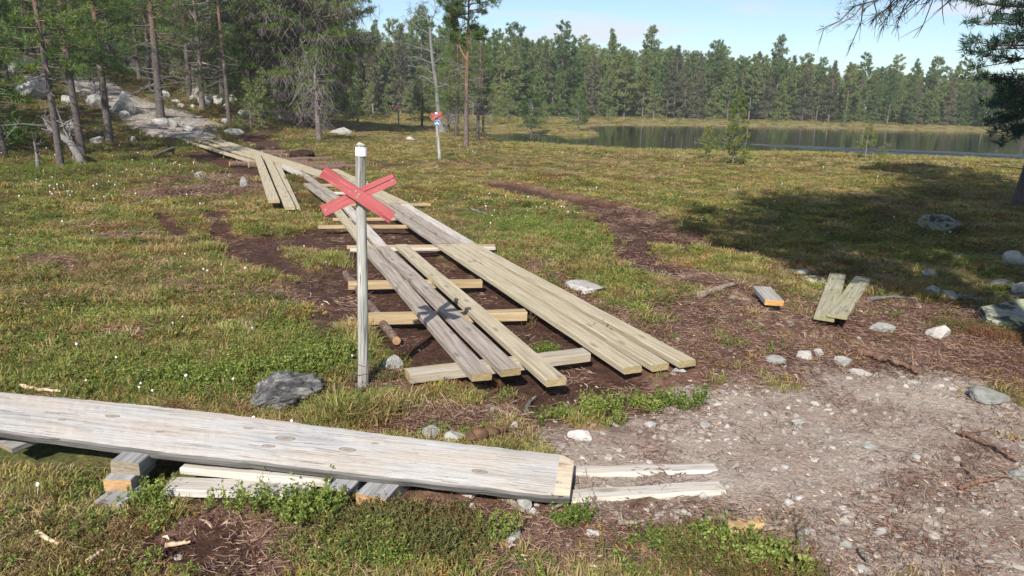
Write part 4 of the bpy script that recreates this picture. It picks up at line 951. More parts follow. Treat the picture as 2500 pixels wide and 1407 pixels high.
M['limb'] = plain('grey brown limb bark', (.16, .12, .10), .95, .4, 6)
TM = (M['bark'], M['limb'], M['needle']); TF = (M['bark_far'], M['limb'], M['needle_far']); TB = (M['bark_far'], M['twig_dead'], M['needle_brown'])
used = {}
def inst(proto, *a, **k):
    o = proto if proto.name not in used else copy_tree(proto); used[proto.name] = 1; return place(o, *a, **k)
rg = np.random.RandomState(5)

# ---- the near trees at the left
for i, (bx, by, r0, H, sd, lab, ln_) in enumerate([
    (150, 415, .075, 6.6, 301, 'slender pine with its foot nearest the camera, in front of the leaning dead tree', (-.03, .02)),
    (203, 384, .10, 7.5, 302, 'pine with orange upper bark, second of the nearest trunks from the left', (-.035, .0)),
    (270, 356, .115, 8.0, 303, 'dark straight pine beside the leaning dead tree, third of the nearest trunks', (-.02, .0)),
    (14, 384, .075, 6.0, 304, 'thin pine at the very left edge of the photo', (-.06, .0))]):
    p = gp(bx, by, False); t = tree('pine_tree', sd, H, r0, 2.0 if i < 3 else 2.3, 1.15, TM, dz=.19, nb=6, dens=13, k=13, ln=.12, wd=.015, dead=18, lean=ln_, deadlen=.55, bare=.12, gap=.05)
    place(t, p, label=lab, group='pines on the left near the camera')
p = gp(393, 290, False); place(tree('pine_tree', 305, 8.5, .155, 2.6, 2.2, TM, dz=.26, nb=6, dens=11, k=13, ln=.14, wd=.018, dead=34, deadlen=1.3, lean=(-.015, 0), bare=.25), p, label='taller pine standing alone above the path, with orange upper trunk', group='pines on the left slope')
p = gp(560, 303, False); place(tree('pine_tree', 306, 8.0, .09, 3.2, 1.2, TM, dz=.35, nb=4, dens=10, k=11, ln=.12, wd=.017, dead=16, deadlen=.7, lean=(-.03, 0)), p, label='thin pole like pine in front of the boulder row', group='pines on the left slope')

# the shaggy spruce with hanging grey twigs, and its slim partner
p = gp(745, 312, False); place(tree('shaggy_spruce', 310, 10.5, .28, 1.2, 3.0, TM, prof='round', dz=.14, nb=9, dens=16, k=13, ln=.16, wd=.024, dead=320, deadlen=1.4, hang=45, bare=.36, droop=.45, gap=.03), p,
    label='big shaggy spruce draped in hanging grey dead twigs, left of the marker posts')
p = gp(779, 346, False); place(tree('shaggy_spruce', 311, 3.3, .12, 1.35, .9, (M['bark_far'], M['twig_dead'], M['needle']), prof='pine', dz=.18, nb=6, dens=11, k=12, ln=.12, wd=.016, dead=26, deadlen=.6, hang=26, bare=.4, droop=.6), p,
    label='slim shaggy tree with a bare grey foot standing just before the big shaggy spruce')

# forked living pine and its neighbours
p = gp(1138, 358, False); place(tree('forked_pine', 320, 6.0, .105, 3.9, 1.35, (M['bark_pine'], M['limb'], M['needle']), prof='round', dz=.20, nb=6, dens=17, k=16, ln=.13, wd=.019, dead=36, deadlen=1.1, fork=(3.1, -.75, .1, 1.9), gap=.1, lean=(-.002, 0), bend=.05), p,
    label='tall pine with orange forked trunk and open round crown, right of the dead pine')
p = gp(1166, 345, False); place(tree('pine_tree', 321, 4.6, .085, 2.2, 1.1, TM, dz=.22, nb=5, dens=10, k=11, ln=.12, wd=.016, dead=26, deadlen=.8), p, label='reddish slim pine close right of the forked pine', group='small pines at the bog edge')
p = gp(1179, 334, False); place(tree('pine_tree', 322, 4.3, .07, 1.9, 1.0, TM, dz=.24, nb=5, dens=9, k=10, ln=.13, wd=.017, dead=22, deadlen=.8), p, label='dark thin trunk right of the reddish slim pine', group='small pines at the bog edge')
p = gp(1114, 335, False); place(tree('pine_tree', 323, 4.8, .10, 1.5, 1.5, TM, dz=.2, nb=6, dens=10, k=11, ln=.13, wd=.017, dead=30, deadlen=.9), p, label='dark stubby tree between the dead pine and the forked pine', group='small pines at the bog edge')
p = gp(1030, 312, False); place(tree('pine_tree', 324, 3.6, .08, .5, 1.3, TM, dz=.2, nb=6, dens=10, k=11, ln=.14, wd=.018, dead=10), p, label='bushy low pine just left of the dead pine', group='small pines at the bog edge')
p = gp(1095, 322, False); place(tree('pine_tree', 325, 4.4, .08, .8, 1.4, TM, dz=.2, nb=6, dens=10, k=11, ln=.14, wd=.018, dead=14), p, label='bushy pine behind the foot of the dead pine', group='small pines at the bog edge')

def dead_pine():
    p = gp(1072, 326, False); D_ = np.linalg.norm(p); rng = np.random.RandomState(9)
    e = empty('dead_pine', p); tag(e, 'bare silver dead pine with gnarled branches behind the blue snowmobile sign', 'dead tree')
    K = [(1080, 328), (1072, 290), (1068, 250), (1064, 200), (1056, 150), (1052, 110), (1050, 70), (1044, 45), (1036, 25)]
    P = np.array([gy(a, b, p[1]) for a, b in K]) - p; s = np.linspace(0, 1, 30); q = np.linspace(0, 1, len(P)); Q = np.stack([np.interp(s, q, P[:, i]) for i in range(3)], 1)
    Rr = np.interp(s, [0, .06, .15, .5, .8, 1], [.26, .14, .115, .085, .055, .02]); m = MB(); m.tube(Q, Rr, 10); m.build('trunk', M['silver'], e, smooth=True)
    m = MB()
    def limb(pts, r, sub=6, dep=0):
        A = np.array([gy(a, b, p[1]) for a, b in pts]) - p; A[:, 1] += np.linspace(0, rng.uniform(-.6, .6), len(A)); ss = np.linspace(0, 1, 12); qq = np.linspace(0, 1, len(A)); B = np.stack([np.interp(ss, qq, A[:, i]) for i in range(3)], 1); B[1:] += rng.normal(0, .02, (11, 3))
        m.tube(B, r * (1 - .8 * ss), 5)
        twigs(B, r, sub)
    def twigs(B, r, sub):
        for _ in range(sub):
            k = rng.randint(2, len(B)); d = (B[k] - B[k - 1]); d /= np.linalg.norm(d); d = d + rng.normal(0, .8, 3); d /= np.linalg.norm(d); l = rng.uniform(.15, .5); a = B[k]
            C = [a, a + d * l * .5 + [0, 0, rng.uniform(-.05, .05)], a + d * l + [0, 0, rng.uniform(-.1, .1)]]; m.tube(C, [r * .4, r * .28, .004], 3)
            for _ in range(3): x = rng.normal(0, .14, 3); f = C[rng.randint(1, 3)]; m.tube([f, f + x], [.010, .003], 3, False)
    for pts, r in [([(1064, 205), (1035, 188), (1000, 200), (975, 212)], .045), ([(1060, 180), (1030, 165), (995, 158), (972, 172)], .04), ([(1062, 130), (1030, 118), (1000, 110), (985, 125)], .04),
                   ([(1050, 85), (1025, 72), (1005, 52), (998, 62)], .035), ([(1050, 60), (1062, 35), (1066, 22)], .03), ([(1045, 50), (1015, 28), (998, 30)], .03), ([(1066, 213), (1090, 208), (1120, 220)], .035),
                   ([(1058, 152), (1085, 140), (1110, 150)], .03), ([(1066, 185), (1040, 200), (1010, 222), (993, 196)], .035), ([(1055, 100), (1075, 88), (1092, 92)], .025), ([(1040, 30), (1030, 12), (1030, 4)], .02),
                   ([(1064, 160), (1020, 140), (990, 140), (978, 160)], .035), ([(1082, 320), (1098, 300), (1102, 293)], .06)]:
        limb(pts, r, 14)
    m.build('branches', M['silver'], e, smooth=True)
dead_pine()

# leaning and fallen dead tree at the left
def dead_snag():
    pts = [(205, 405), (192, 382), (172, 350), (152, 335), (130, 325), (118, 310), (116, 295)]; p = gp(205, 405, False); e = empty('dead_snag', p); tag(e, 'silver grey dead snag leaning among the nearest trunks', 'dead tree')
    A = np.array([gy(a, b, p[1] + i * .12) for i, (a, b) in enumerate(pts)]) - p; A[0][2] -= .1
    m = MB(); m.tube(A, [.10, .085, .075, .07, .06, .05, .02], 9); m.build('trunk', M['bark_grey'], e, smooth=True)
    m = MB(); rng = np.random.RandomState(2)
    for k in (2, 3, 4, 5, 5, 4, 3):
        d = rng.normal(0, .5, 3); d[2] = abs(d[2]) * .7; a = A[k]; m.tube([a, a + d * .5, a + d + [0, 0, rng.uniform(-.1, .2)]], [.04, .025, .006], 5)
        for _ in range(4): f = a + d * rng.uniform(.3, 1); m.tube([f, f + rng.normal(0, .18, 3)], [.012, .003], 3)
    m.build('branches', M['silver'], e, smooth=True)
dead_snag()
for i, (bx, by, h, lab) in enumerate([(92, 412, .55, 'short broken dead stem in the blueberry bushes at the left'), (178, 392, .9, 'thin dark dead stem beside the leaning snag'), (232, 240, 1.2, 'broken dead trunk standing on the left slope')]):
    p = gp(bx, by, False); m = MB(); rng = np.random.RandomState(i); m.tube([(0, 0, -.1), (.02, 0, h * .5), (-.02, .02, h)], [.045, .035, .012], 7)
    for _ in range(9): z = rng.uniform(.2, .95) * h; m.tube([(0, 0, z), rng.normal(0, .16, 3) + [0, 0, z]], [.01, .003], 3)
    o = m.build('broken_snag', M['bark_grey'], smooth=True); o.location = p; tag(o, lab, 'dead stem', 'broken dead stems on the left')

# small spruces by the lake
for bx, by, H, R, cb, sd, lab in [(1788, 405, 2.15, .40, .30, 331, 'yellow green young spruce on the near lake shore, tallest of the shore spruces'),
     (1722, 390, 1.1, .28, .15, 332, 'tiny spruce left of the yellow green young spruce'), (2112, 388, 1.35, .26, .5, 333, 'sparse leaning sapling on the shore right of the young spruce'),
     (2155, 388, .5, .25, .05, 334, 'very small bush on the shore beside the sparse sapling')]:
    p = gp(bx, by, False); place(tree('young_spruce', sd, H, .03, cb, R, (M['bark_grey'], M['bark_grey'], M['needle_spruce']), prof='cone', dz=.11, nb=6, dens=26, k=14, ln=.06, wd=.013, dead=20 if H > 2 else 8, deadlen=.45, gap=.05, sides=6, bend=.04), p, label=lab, group='young spruces at the lake shore')
for bx, by, H, R, cb, sd, lab in [(1297, 342, 3.9, .8, .9, 335, 'lone thin spruce with bare grey foot standing in the shallow left end of the lake'), (1412, 320, 2.9, .7, .6, 336, 'faint thin spruce on the tongue of bog in the lake')]:
    p = gp(bx, by, False); place(tree('bog_spruce', sd, H, .06, cb, R, (M['bark_grey'], M['bark_grey'], M['needle']), prof='cone', dz=.16, nb=7, dens=16, k=10, ln=.10, wd=.018, dead=40, deadlen=.6, gap=.1, sides=6), p, label=lab, group='thin spruces at the left end of the lake')

# tree at the right edge, and the tree out of the frame whose limbs overhang
TD = (M['bark'], M['limb'], M['needle_shaded'])
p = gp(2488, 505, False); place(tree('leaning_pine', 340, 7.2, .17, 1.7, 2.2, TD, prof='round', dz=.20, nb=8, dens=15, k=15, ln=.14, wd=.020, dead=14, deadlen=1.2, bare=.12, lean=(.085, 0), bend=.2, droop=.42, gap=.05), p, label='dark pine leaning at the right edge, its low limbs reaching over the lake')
for i, (x, y, H, sd, R, cb) in enumerate([(5.2, 4.9, 7.0, 341, 2.0, 2.7), (3.0, 1.7, 9.2, 342, 2.7, 4.0), (6.3, 3.2, 9.5, 343, 2.8, 3.6), (8.6, 5.6, 9.0, 345, 2.8, 3.0), (5.6, .4, 9.0, 346, 2.8, 3.6), (11.5, 7.5, 8.5, 347, 2.8, 2.6)]):
    if i == 0:
        t = tree('overhanging_pine', sd, H, .14, cb, R, TD, prof='round', dz=.26, nb=7, dens=8, k=17, ln=.085, wd=.008, dead=0, bare=.5, droop=.1, gap=.4); place(t, (x, y), label='pine right of the frame whose bare and green limbs hang into the top right corner')
        mb = MB(); TT = []; DD = []; q = np.random.RandomState(4); b0 = np.array([0, 0, 2.9]); o3 = np.array([x, y, t.location.z])
        for (ex, ey, ey2, nt_) in ((2075, 18, 5.4, 34), (2150, -30, 5.0, 26), (2260, -60, 5.6, 22), (2330, -50, 5.0, 20)):
            E_ = gy(ex, ey, ey2) - o3; u = np.linspace(0, 1, 9); B = b0[None] * (1 - u)[:, None] + E_[None] * u[:, None]; B[:, 2] += np.sin(u * 3.14) * .16; B[1:-1] += q.normal(0, .02, (7, 3)); mb.tube(B, .022 * (1 - .85 * u), 5)
            for _ in range(nt_):
                f = q.uniform(.3, 1); a_ = np.array([np.interp(f, u, B[:, i_]) for i_ in range(3)]); l = q.uniform(.15, .42); d = np.array([q.normal(-.35, .35), q.normal(0, .4), -.75]); d /= np.linalg.norm(d)
                c1, c2, c3 = a_ + d * l * .35 + q.normal(0, .012, 3), a_ + d * l * .7 + q.normal(0, .025, 3), a_ + d * l + q.normal(0, .03, 3); mb.tube([a_, c1, c2, c3], [.005, .004, .003, .0015], 4)
                for _ in range(3): w0 = [c1, c2][q.randint(2)]; mb.tube([w0, w0 + (d + q.normal(0, .5, 3)) * l * .3], [.0028, .001], 3)
                if f > .86 or q.rand() < .06: TT += [c1, c2, a_]; DD += [d, d, -d * .3 + [-.7, 0, .2]]
            for _ in range(10): TT.append(B[-1] + q.normal(0, .05, 3)); DD.append(np.array([-.9, 0, .1]))
        mb.build('hanging_limbs', M['limb'], t, smooth=True)
        V, F = needles(np.array(TT), np.array(DD), 16, .055, .003, q); mk('hanging_needles', V, F, M['needle_shaded'], t)
    else:
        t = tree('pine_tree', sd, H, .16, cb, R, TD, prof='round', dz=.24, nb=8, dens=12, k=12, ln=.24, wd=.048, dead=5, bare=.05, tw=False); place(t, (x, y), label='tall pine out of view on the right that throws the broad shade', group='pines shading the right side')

# ---- forest on the left
def farproto(i, H, R, cb, mats, prof='pine', nb=7, dens=7, k=9, ln=.30, wd=.085, dz=.33, dead=8, bare=.1, link=True, r0=.13):
    return tree(['pine_tree', 'spruce_tree'][prof == 'cone'], 400 + i, H, r0, cb, R, mats, prof=prof, dz=dz, nb=nb, dens=dens, k=k, ln=ln, wd=wd, dead=dead, bare=bare, tw=False, sides=6, gap=.12, link=link, deadlen=1.1)
midP = [tree('pine_tree', 430 + i, H, .12, cb, R, mt, prof=pf, dz=.25, nb=6, dens=8, k=10, ln=.18, wd=.03, dead=14, bare=.15, tw=False, sides=7, gap=.1, deadlen=1.0) for i, (H, cb, R, mt, pf) in enumerate([
    (9.5, 1.6, 1.7, TM, 'pine'), (8.5, 2.6, 1.6, TM, 'round'), (10, 3.2, 1.8, TM, 'pine'), (7.5, .6, 1.5, TM, 'cone'), (5.0, .3, 1.2, TM, 'cone'), (3.6, .2, 1.0, TM, 'cone'), (9, 1.0, 1.9, TB, 'pine')])]
labs = ['tall pine with a full crown in the dense left forest', 'round topped pine in the dense left forest', 'high crowned bare stemmed pine in the left forest', 'conical dark conifer in the left forest',
        'half grown young conifer on the left slope', 'low bushy young conifer at the left forest edge', 'greyish thinning pine in the left forest']
pts = []; cnt = 0
while len(pts) < 125 and cnt < 9000:
    cnt += 1; a = RAD(rg.uniform(-42, -12.5)); r = rg.uniform(19, 75) if rg.rand() < .8 else rg.uniform(28, 45); x, y = r * math.sin(a), r * math.cos(a)
    ad = math.degrees(a)
    if r < np.interp(ad, [-42, -34, -27, -22, -17, -12.5], [17, 23, 29, 33, 38, 60]): continue
    if seg_d(np.array([x]), np.array([y]), PATHW)[0] < 2.6 + (2.5 if r < 34 else 0): continue
    if any((x - q[0]) ** 2 + (y - q[1]) ** 2 < (1.7 + r * .006) ** 2 for q in pts): continue
    pts.append((x, y, r))
for x, y, r in pts:
    i = rg.choice(7, p=[.19, .14, .13, .2, .16, .10, .08]) if r < 45 else rg.choice(7, p=[.30, .18, .2, .2, .04, .02, .06])
    ad = math.degrees(math.atan2(x, y)); sec = ['at the far left edge', 'above the bedrock slab', 'above the path boulder', 'behind the boulder row', 'left of the shaggy spruce', 'behind the shaggy spruce'][int(np.searchsorted([-34, -29.5, -25, -20.5, -17], ad))]
    lb = labs[i] + ', ' + sec; inst(midP[i], (x, y), rg.uniform(0, 6.28), rg.uniform(.82, 1.18) * (.72 if (r > 40 and -25 < ad < -17) else 1), lb, group='trees of the left forest: ' + lb)
for q_, o_ in enumerate(midP):
    if o_.name not in used: place(o_, (-30 - q_ * 2, 48), label=labs[q_], group='trees of the forest on the left: ' + labs[q_])

# ---- forest beyond the bog and lake
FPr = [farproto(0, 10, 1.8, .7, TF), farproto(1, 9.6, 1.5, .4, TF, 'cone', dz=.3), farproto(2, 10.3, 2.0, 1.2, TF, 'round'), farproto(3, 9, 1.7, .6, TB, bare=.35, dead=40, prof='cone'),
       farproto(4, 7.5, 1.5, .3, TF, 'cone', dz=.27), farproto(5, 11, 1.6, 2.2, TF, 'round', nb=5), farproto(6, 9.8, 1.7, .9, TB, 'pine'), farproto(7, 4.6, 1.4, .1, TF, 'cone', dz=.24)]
flab = ['full green pine in the far forest beyond the bog and lake', 'slim conical conifer in the far forest', 'broad round topped pine in the far forest', 'grey lichen draped conifer in the far forest',
        'short dark conical conifer in the far forest', 'tall bare stemmed pine rising in the far forest', 'brownish tinted pine in the far forest', 'low young conifer before the far forest']
def shore_r(ad): return np.interp(ad, [-14, -10, -6, -2, 2, 6, 12, 18, 24, 30, 36, 42], [84, 84, 82, 80, 86, 92, 97, 102, 107, 112, 118, 124])
fpts = []; cnt = 0
while len(fpts) < 170 and cnt < 30000:
    cnt += 1; ad = rg.uniform(-13.5, 40); r = shore_r(ad) + abs(rg.normal(0, 1)) * 6.5; x, y = r * math.sin(RAD(ad)), r * math.cos(RAD(ad))
    if any((x - q[0]) ** 2 + (y - q[1]) ** 2 < 1.55 ** 2 for q in fpts): continue
    fpts.append((x, y, r, ad))
def hscale(ad): return np.interp(ad, [-14, -8, 0, 8, 16, 24, 30, 40], [.98, .94, 1.0, .96, .90, .80, .73, .70])
for x, y, r, ad in fpts:
    fr = (r - shore_r(ad)) < 3
    i = rg.choice(8, p=[.2, .15, .12, .14, .14, .05, .10, .10] if fr else [.22, .16, .18, .07, .10, .17, .10, .0])
    s = (rg.uniform(.70, .98) if rg.rand() < .8 else rg.uniform(.95, 1.13)) * hscale(ad)
    sec = ['right of the shaggy spruce', 'behind the marker posts', 'behind the dead pine', 'right of the forked pine', 'above the left end of the lake', 'above the middle of the lake', 'above the young shore spruce', 'above the right part of the lake', 'behind the leaning pine'][int(np.searchsorted([-11, -7, -3, 1, 7, 13, 19, 28], ad))]
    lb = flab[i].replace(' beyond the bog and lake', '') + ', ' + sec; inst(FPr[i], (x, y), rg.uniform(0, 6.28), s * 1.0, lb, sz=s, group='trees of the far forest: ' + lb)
for q_, o_ in enumerate(FPr):
    if o_.name not in used: place(o_, (40 + q_, 128), label=flab[q_], group='trees of the far forest: ' + flab[q_])
# scattered little trees on the bog in front of it
bp = tree('bog_pine', 470, 3.2, .05, .5, .8, TF, prof='cone', dz=.2, nb=6, dens=8, k=8, ln=.18, wd=.04, dead=20, tw=False, sides=5, deadlen=.5)
for bx, by, s in [(158, 0, 0)] and [(862, 300, .7), (905, 290, .8), (945, 283, .9), (1000, 288, 1.0), (1205, 305, .9), (1240, 300, .8), (1330, 303, .6), (1490, 300, .5), (1655, 302, .5), (1890, 306, .5), (2060, 310, .6), (870, 280, 1.1), (640, 310, .7), (612, 322, .6)]:
    inst(bp, gp(bx, by, False), rg.uniform(0, 6), s, 'small thin pine scattered out on the open bog', group='small thin pines on the open bog')

# ================================================================== SCATTERED GROUND COVER
def proto(name, V, F, mat, smooth=False): return mk(name, V, F, mat, link=False, smooth=smooth)
def blades(rng, n, rad, hgt, wd, lean=.5, flat=False, seg=2):
    a = rng.uniform(0, 6.28, n); r = rad * np.sqrt(rng.uniform(0, 1, n)); b = np.stack([r * np.cos(a), r * np.sin(a), np.zeros(n)], 1)
    az = a + rng.normal(0, .9, n); h = hgt * rng.uniform(.5, 1.15, n); ln = lean * rng.uniform(.3, 1.4, n); d = np.stack([np.cos(az), np.sin(az), np.zeros(n)], 1)
    s = np.stack([-np.sin(az), np.cos(az), np.zeros(n)], 1); s = s * np.cos(rng.uniform(0, 3.14, n))[:, None] + d * .3; s /= np.linalg.norm(s, axis=1)[:, None]
    up = np.array([0, 0, 1.0]); w_ = wd * rng.uniform(.7, 1.3, n)
    m1 = b + up * (h * .6)[:, None] + d * (h * ln * .35)[:, None]; tp = b + up * (h * (1 - ln * .35))[:, None] + d * (h * ln)[:, None]
    V = np.stack([b - s * w_[:, None] / 2, b + s * w_[:, None] / 2, m1 + s * w_[:, None] * .4, m1 - s * w_[:, None] * .4, tp], 1).reshape(-1, 3)
    k = np.arange(n)[:, None] * 5; return V, [k + np.array([[0, 1, 2, 3]]), k + np.array([[3, 2, 4]])]
def shrub(rng, ns, rad, hgt, leaf, lw, nl):
    m = MB(); V = []; 
    for _ in range(ns):
        a = rng.uniform(0, 6.28); r = rad * math.sqrt(rng.rand()); b = np.array([r * math.cos(a), r * math.sin(a), 0]); h = hgt * rng.uniform(.5, 1.15); t = b + [rng.normal(0, .3) * h, rng.normal(0, .3) * h, h]
        for _ in range(nl):
            f = rng.uniform(.25, 1.05); c = b + (t - b) * f; d = rng.normal(size=3); d[2] = abs(d[2]) * .7 + .1; d /= np.linalg.norm(d); s = np.cross(d, rng.normal(size=3)); s /= np.linalg.norm(s)
            l = leaf * rng.uniform(.6, 1.2); w_ = lw * l; V += [c, c + d * l * .5 + s * w_, c + d * l, c + d * l * .5 - s * w_]
        s = np.array([.0015, 0, 0]); V += [b - s, b + s, t + s, t - s]
    V = np.array(V); return V, np.arange(len(V)).reshape(-1, 4)
def twigs_geo(rng, n, rad, ln, wd, hgt=.012):
    V = []; F = []
    for i in range(n):
        c = np.array([*rng.uniform(-rad, rad, 2), rng.uniform(.001, hgt)]); a = rng.uniform(0, 3.14); d = np.array([math.cos(a), math.sin(a), rng.normal(0, .18)]); l = ln * rng.uniform(.3, 1.2); s = np.array([-d[1], d[0], 0]) * wd * rng.uniform(.5, 1.4)
        mid_ = c + s * rng.uniform(-3, 3); k = len(V)
        V += [c - d * l / 2 - s * .5, c - d * l / 2 + s * .5, mid_ + s * .5 + [0, 0, wd * .8], mid_ - s * .5, c + d * l / 2 + s * .3, c + d * l / 2 - s * .3]; F += [(k, k + 1, k + 2, k + 3), (k + 3, k + 2, k + 4, k + 5)]
    return np.array(V), np.array(F)
R_ = np.random.RandomState(77)
PR = {
 'grass': [proto('grass_tuft', *blades(R_, 46, .060, .075, .0036, .8), M['grass']) for _ in range(3)],
 'straw': [proto('straw_tuft', *blades(R_, 50, .08, .050, .0034, 1.9), M['straw']) for _ in range(3)],
 'bilberry': [proto('bilberry_sprig', *shrub(R_, 12, .070, .055, .012, .30, 14), M['bilberry']) for _ in range(3)],
 'bush': [proto('willow_sprig', *shrub(R_, 9, .06, .13, .021, .28, 14), M['bilberry']) for _ in range(2)],
 'heather': [proto('heather_sprig', *shrub(R_, 20, .075, .055, .011, .16, 16), M['heather']) for _ in range(3)],
 'moss': [proto('moss_sprig', *blades(R_, 70, .075, .028, .006, .9), M['moss']) for _ in range(3)],
 'litter': [proto('twig_scrap', *twigs_geo(R_, 46, .10, .05, .0020, .015), M['litter']) for _ in range(4)],
 'chips': [proto('wood_scrap', *twigs_geo(R_, 3, .07, .05, .008), M['chips']) for _ in range(3)],
 'pebble': [proto('stone', (lambda g: g[0] * [1, .75, .5])(rock_geo(200 + i, 2 if i < 4 else 1, .8, .15)), ICO[2 if i < 4 else 1][1], M['pebble']) for i in range(6)],
}
def cotton(rng):
    V, F = ICO[1]; V = V * [.008, .008, .008]; V = V * (1 + rng.uniform(-.25, .25, len(V)))[:, None] + [0, 0, .11]
    S = np.array([[-.001, 0, 0], [.001, 0, 0], [.0005, .001, .108], [0, -.001, .108]]); n = len(V)
    return np.vstack([V, S]), np.vstack([F, [[n, n + 1, n + 2], [n, n + 2, n + 3]]])
PR['cotton'] = [proto('cotton_grass_head', *cotton(R_), M['cotton']) for _ in range(2)]
def scatter(name, key, P, S, seed, label, cat=None, tilt=.12, sink=0.0, rot=True):
    rng = np.random.RandomState(seed); n = len(P); protos = PR[key]
    me = bpy.data.meshes.new(name); me.vertices.add(n); P = P.copy(); P[:, 2] -= sink; me.vertices.foreach_set('co', P.astype('f').ravel())
    a = me.attributes.new('rot', 'FLOAT_VECTOR', 'POINT'); a.data.foreach_set('vector', np.stack([rng.normal(0, tilt, n), rng.normal(0, tilt, n), rng.uniform(0, 6.28, n)], 1).astype('f').ravel())
    S = np.asarray(S, float); S = np.stack([S, S, S], 1) if S.ndim == 1 else S
    a = me.attributes.new('scl', 'FLOAT_VECTOR', 'POINT'); a.data.foreach_set('vector', S.astype('f').ravel())
    a = me.attributes.new('idx', 'INT', 'POINT'); a.data.foreach_set('value', rng.randint(0, len(protos), n).astype('i'))
    o = bpy.data.objects.new(name, me); sc.collection.objects.link(o)
    ng = bpy.data.node_groups.new(name + '_scatter', 'GeometryNodeTree'); ng.interface.new_socket('Geometry', in_out='INPUT', socket_type='NodeSocketGeometry'); ng.interface.new_socket('Geometry', in_out='OUTPUT', socket_type='NodeSocketGeometry')
    gi, go = ng.nodes.new('NodeGroupInput'), ng.nodes.new('NodeGroupOutput'); jn = ng.nodes.new('GeometryNodeJoinGeometry')
    def na(nm, ty): q = ng.nodes.new('GeometryNodeInputNamedAttribute'); q.data_type = ty; q.inputs[0].default_value = nm; return q.outputs[0]
    ro, scl, ix = na('rot', 'FLOAT_VECTOR'), na('scl', 'FLOAT_VECTOR'), na('idx', 'INT')
    for i, pr in enumerate(protos):
        cm = ng.nodes.new('FunctionNodeCompare'); cm.data_type = 'INT'; cm.operation = 'EQUAL'; ng.links.new(ix, cm.inputs[2]); cm.inputs[3].default_value = i
        oi = ng.nodes.new('GeometryNodeObjectInfo'); oi.inputs[0].default_value = pr; oi.inputs[1].default_value = True
        ip = ng.nodes.new('GeometryNodeInstanceOnPoints'); ng.links.new(gi.outputs[0], ip.inputs[0]); ng.links.new(cm.outputs[0], ip.inputs['Selection']); ng.links.new(oi.outputs['Geometry'], ip.inputs['Instance'])
        ng.links.new(ro, ip.inputs['Rotation']); ng.links.new(scl, ip.inputs['Scale']); ng.links.new(ip.outputs[0], jn.inputs[0])
    ng.links.new(jn.outputs[0], go.inputs[0]); md = o.modifiers.new('scatter', 'NODES'); md.node_group = ng
    return tag(o, label, cat, kind='stuff')
def cand(n, r0, r1, seed, amax=47, power=1.0):
    rng = np.random.RandomState(seed); u = rng.uniform(0, 1, n); r = (r0 ** (2 * power) + u * (r1 ** (2 * power) - r0 ** (2 * power))) ** (.5 / power) if power > 0 else r0 * (r1 / r0) ** u
    a = np.radians(rng.uniform(-amax, amax, n)); return r * np.sin(a), r * np.cos(a), r, rng
Zc = {}
def masks(x, y): return {k: zone(k, x, y) for k in STROKES}
def footmask(x, y):
    r = np.zeros(len(x), bool)
    for f in FOOT: r |= inside(x, y, f)
    return r
def build_veg():
    for bi, (r0, r1, n, sc0) in enumerate([(1.5, 5.2, 17000, 1.0), (5.2, 11, 26000, 1.35), (11, 24, 26000, 2.0), (24, 60, 24000, 3.4), (60, 118, 12000, 6.5)]):
        x, y, r, rng = cand(n, r0, r1, 900 + bi, power=[1, .7, .5, .4, .8][bi]); mk_ = masks(x, y); z = height(x, y); sd = lake_sd(x, y); a = np.degrees(np.arctan2(x, y))
        bare = np.clip(mk_['mud'] * 1.25 + mk_['gravel'] * 1.08 + mk_['litter'] * .96 + mk_['path'] * 1.1 + mk_['wet'], 0, 1)
        keep = (rng.uniform(0, 1, n) > bare) & (sd < -.2) & ~footmask(x, y)
        n1 = fbm(x * .9, y * .9, 301, 4); n2 = fbm(x * .5 + 40, y * .5, 302, 4); n3 = fbm(x * 2.2, y * 2.2, 303, 3); forest = (1 - sstep(-19, -11, a)) * sstep(11, 17, r)
        gr = mk_['green']; u = rng.uniform(0, 1, n)
        wts = np.stack([.9 * sstep(.46, .58, n1) + .18 + sstep(-5, 0, sd) * .8, (1.6 * sstep(.48, .58, n2) + .12) * (1 - gr * .7), sstep(.42, .64, n3) * .75 + gr * .9 + forest * .8 + .20, (1 - sstep(.40, .5, n1)) * .9 + forest * 1.8 + .22, 1.7 + 0 * n1], 1)
        wts[:, 1] *= (1 - .8 * forest); cw = np.cumsum(wts / wts.sum(1)[:, None], 1); ty = (u[:, None] > cw).sum(1)
        for ti, key in enumerate(['grass', 'straw', 'bilberry', 'heather', 'moss']):
            s = keep & (ty == ti)
            if not s.any(): continue
            P = np.stack([x[s], y[s], z[s]], 1); S = sc0 * rng.uniform(.6, 1.25, s.sum()) * (1 if key != 'moss' else 1.15)
            hz_ = [.80, .62, .44, .32, .26][bi] * rng.uniform(.75, 1.25, s.sum()) * (1 + .5 * forest[s]); S = np.stack([S, S, S * hz_], 1)
            lb = {'grass': 'green and olive bog grass', 'straw': 'dry straw coloured grass', 'bilberry': 'bright green blueberry leaves', 'heather': 'dark green and brown heather', 'moss': 'low ochre and green moss'}[key]
            scatter(['grass', 'dry_grass', 'blueberry_cover', 'heather_cover', 'moss_cover'][ti], key, P, S, 50 + bi * 7 + ti, lb + [' close to the camera', ' around the boardwalk', ' in the middle distance', ' far out on the bog', ' on the far shore of the lake'][bi], 'ground cover', sink=.004)
build_veg()
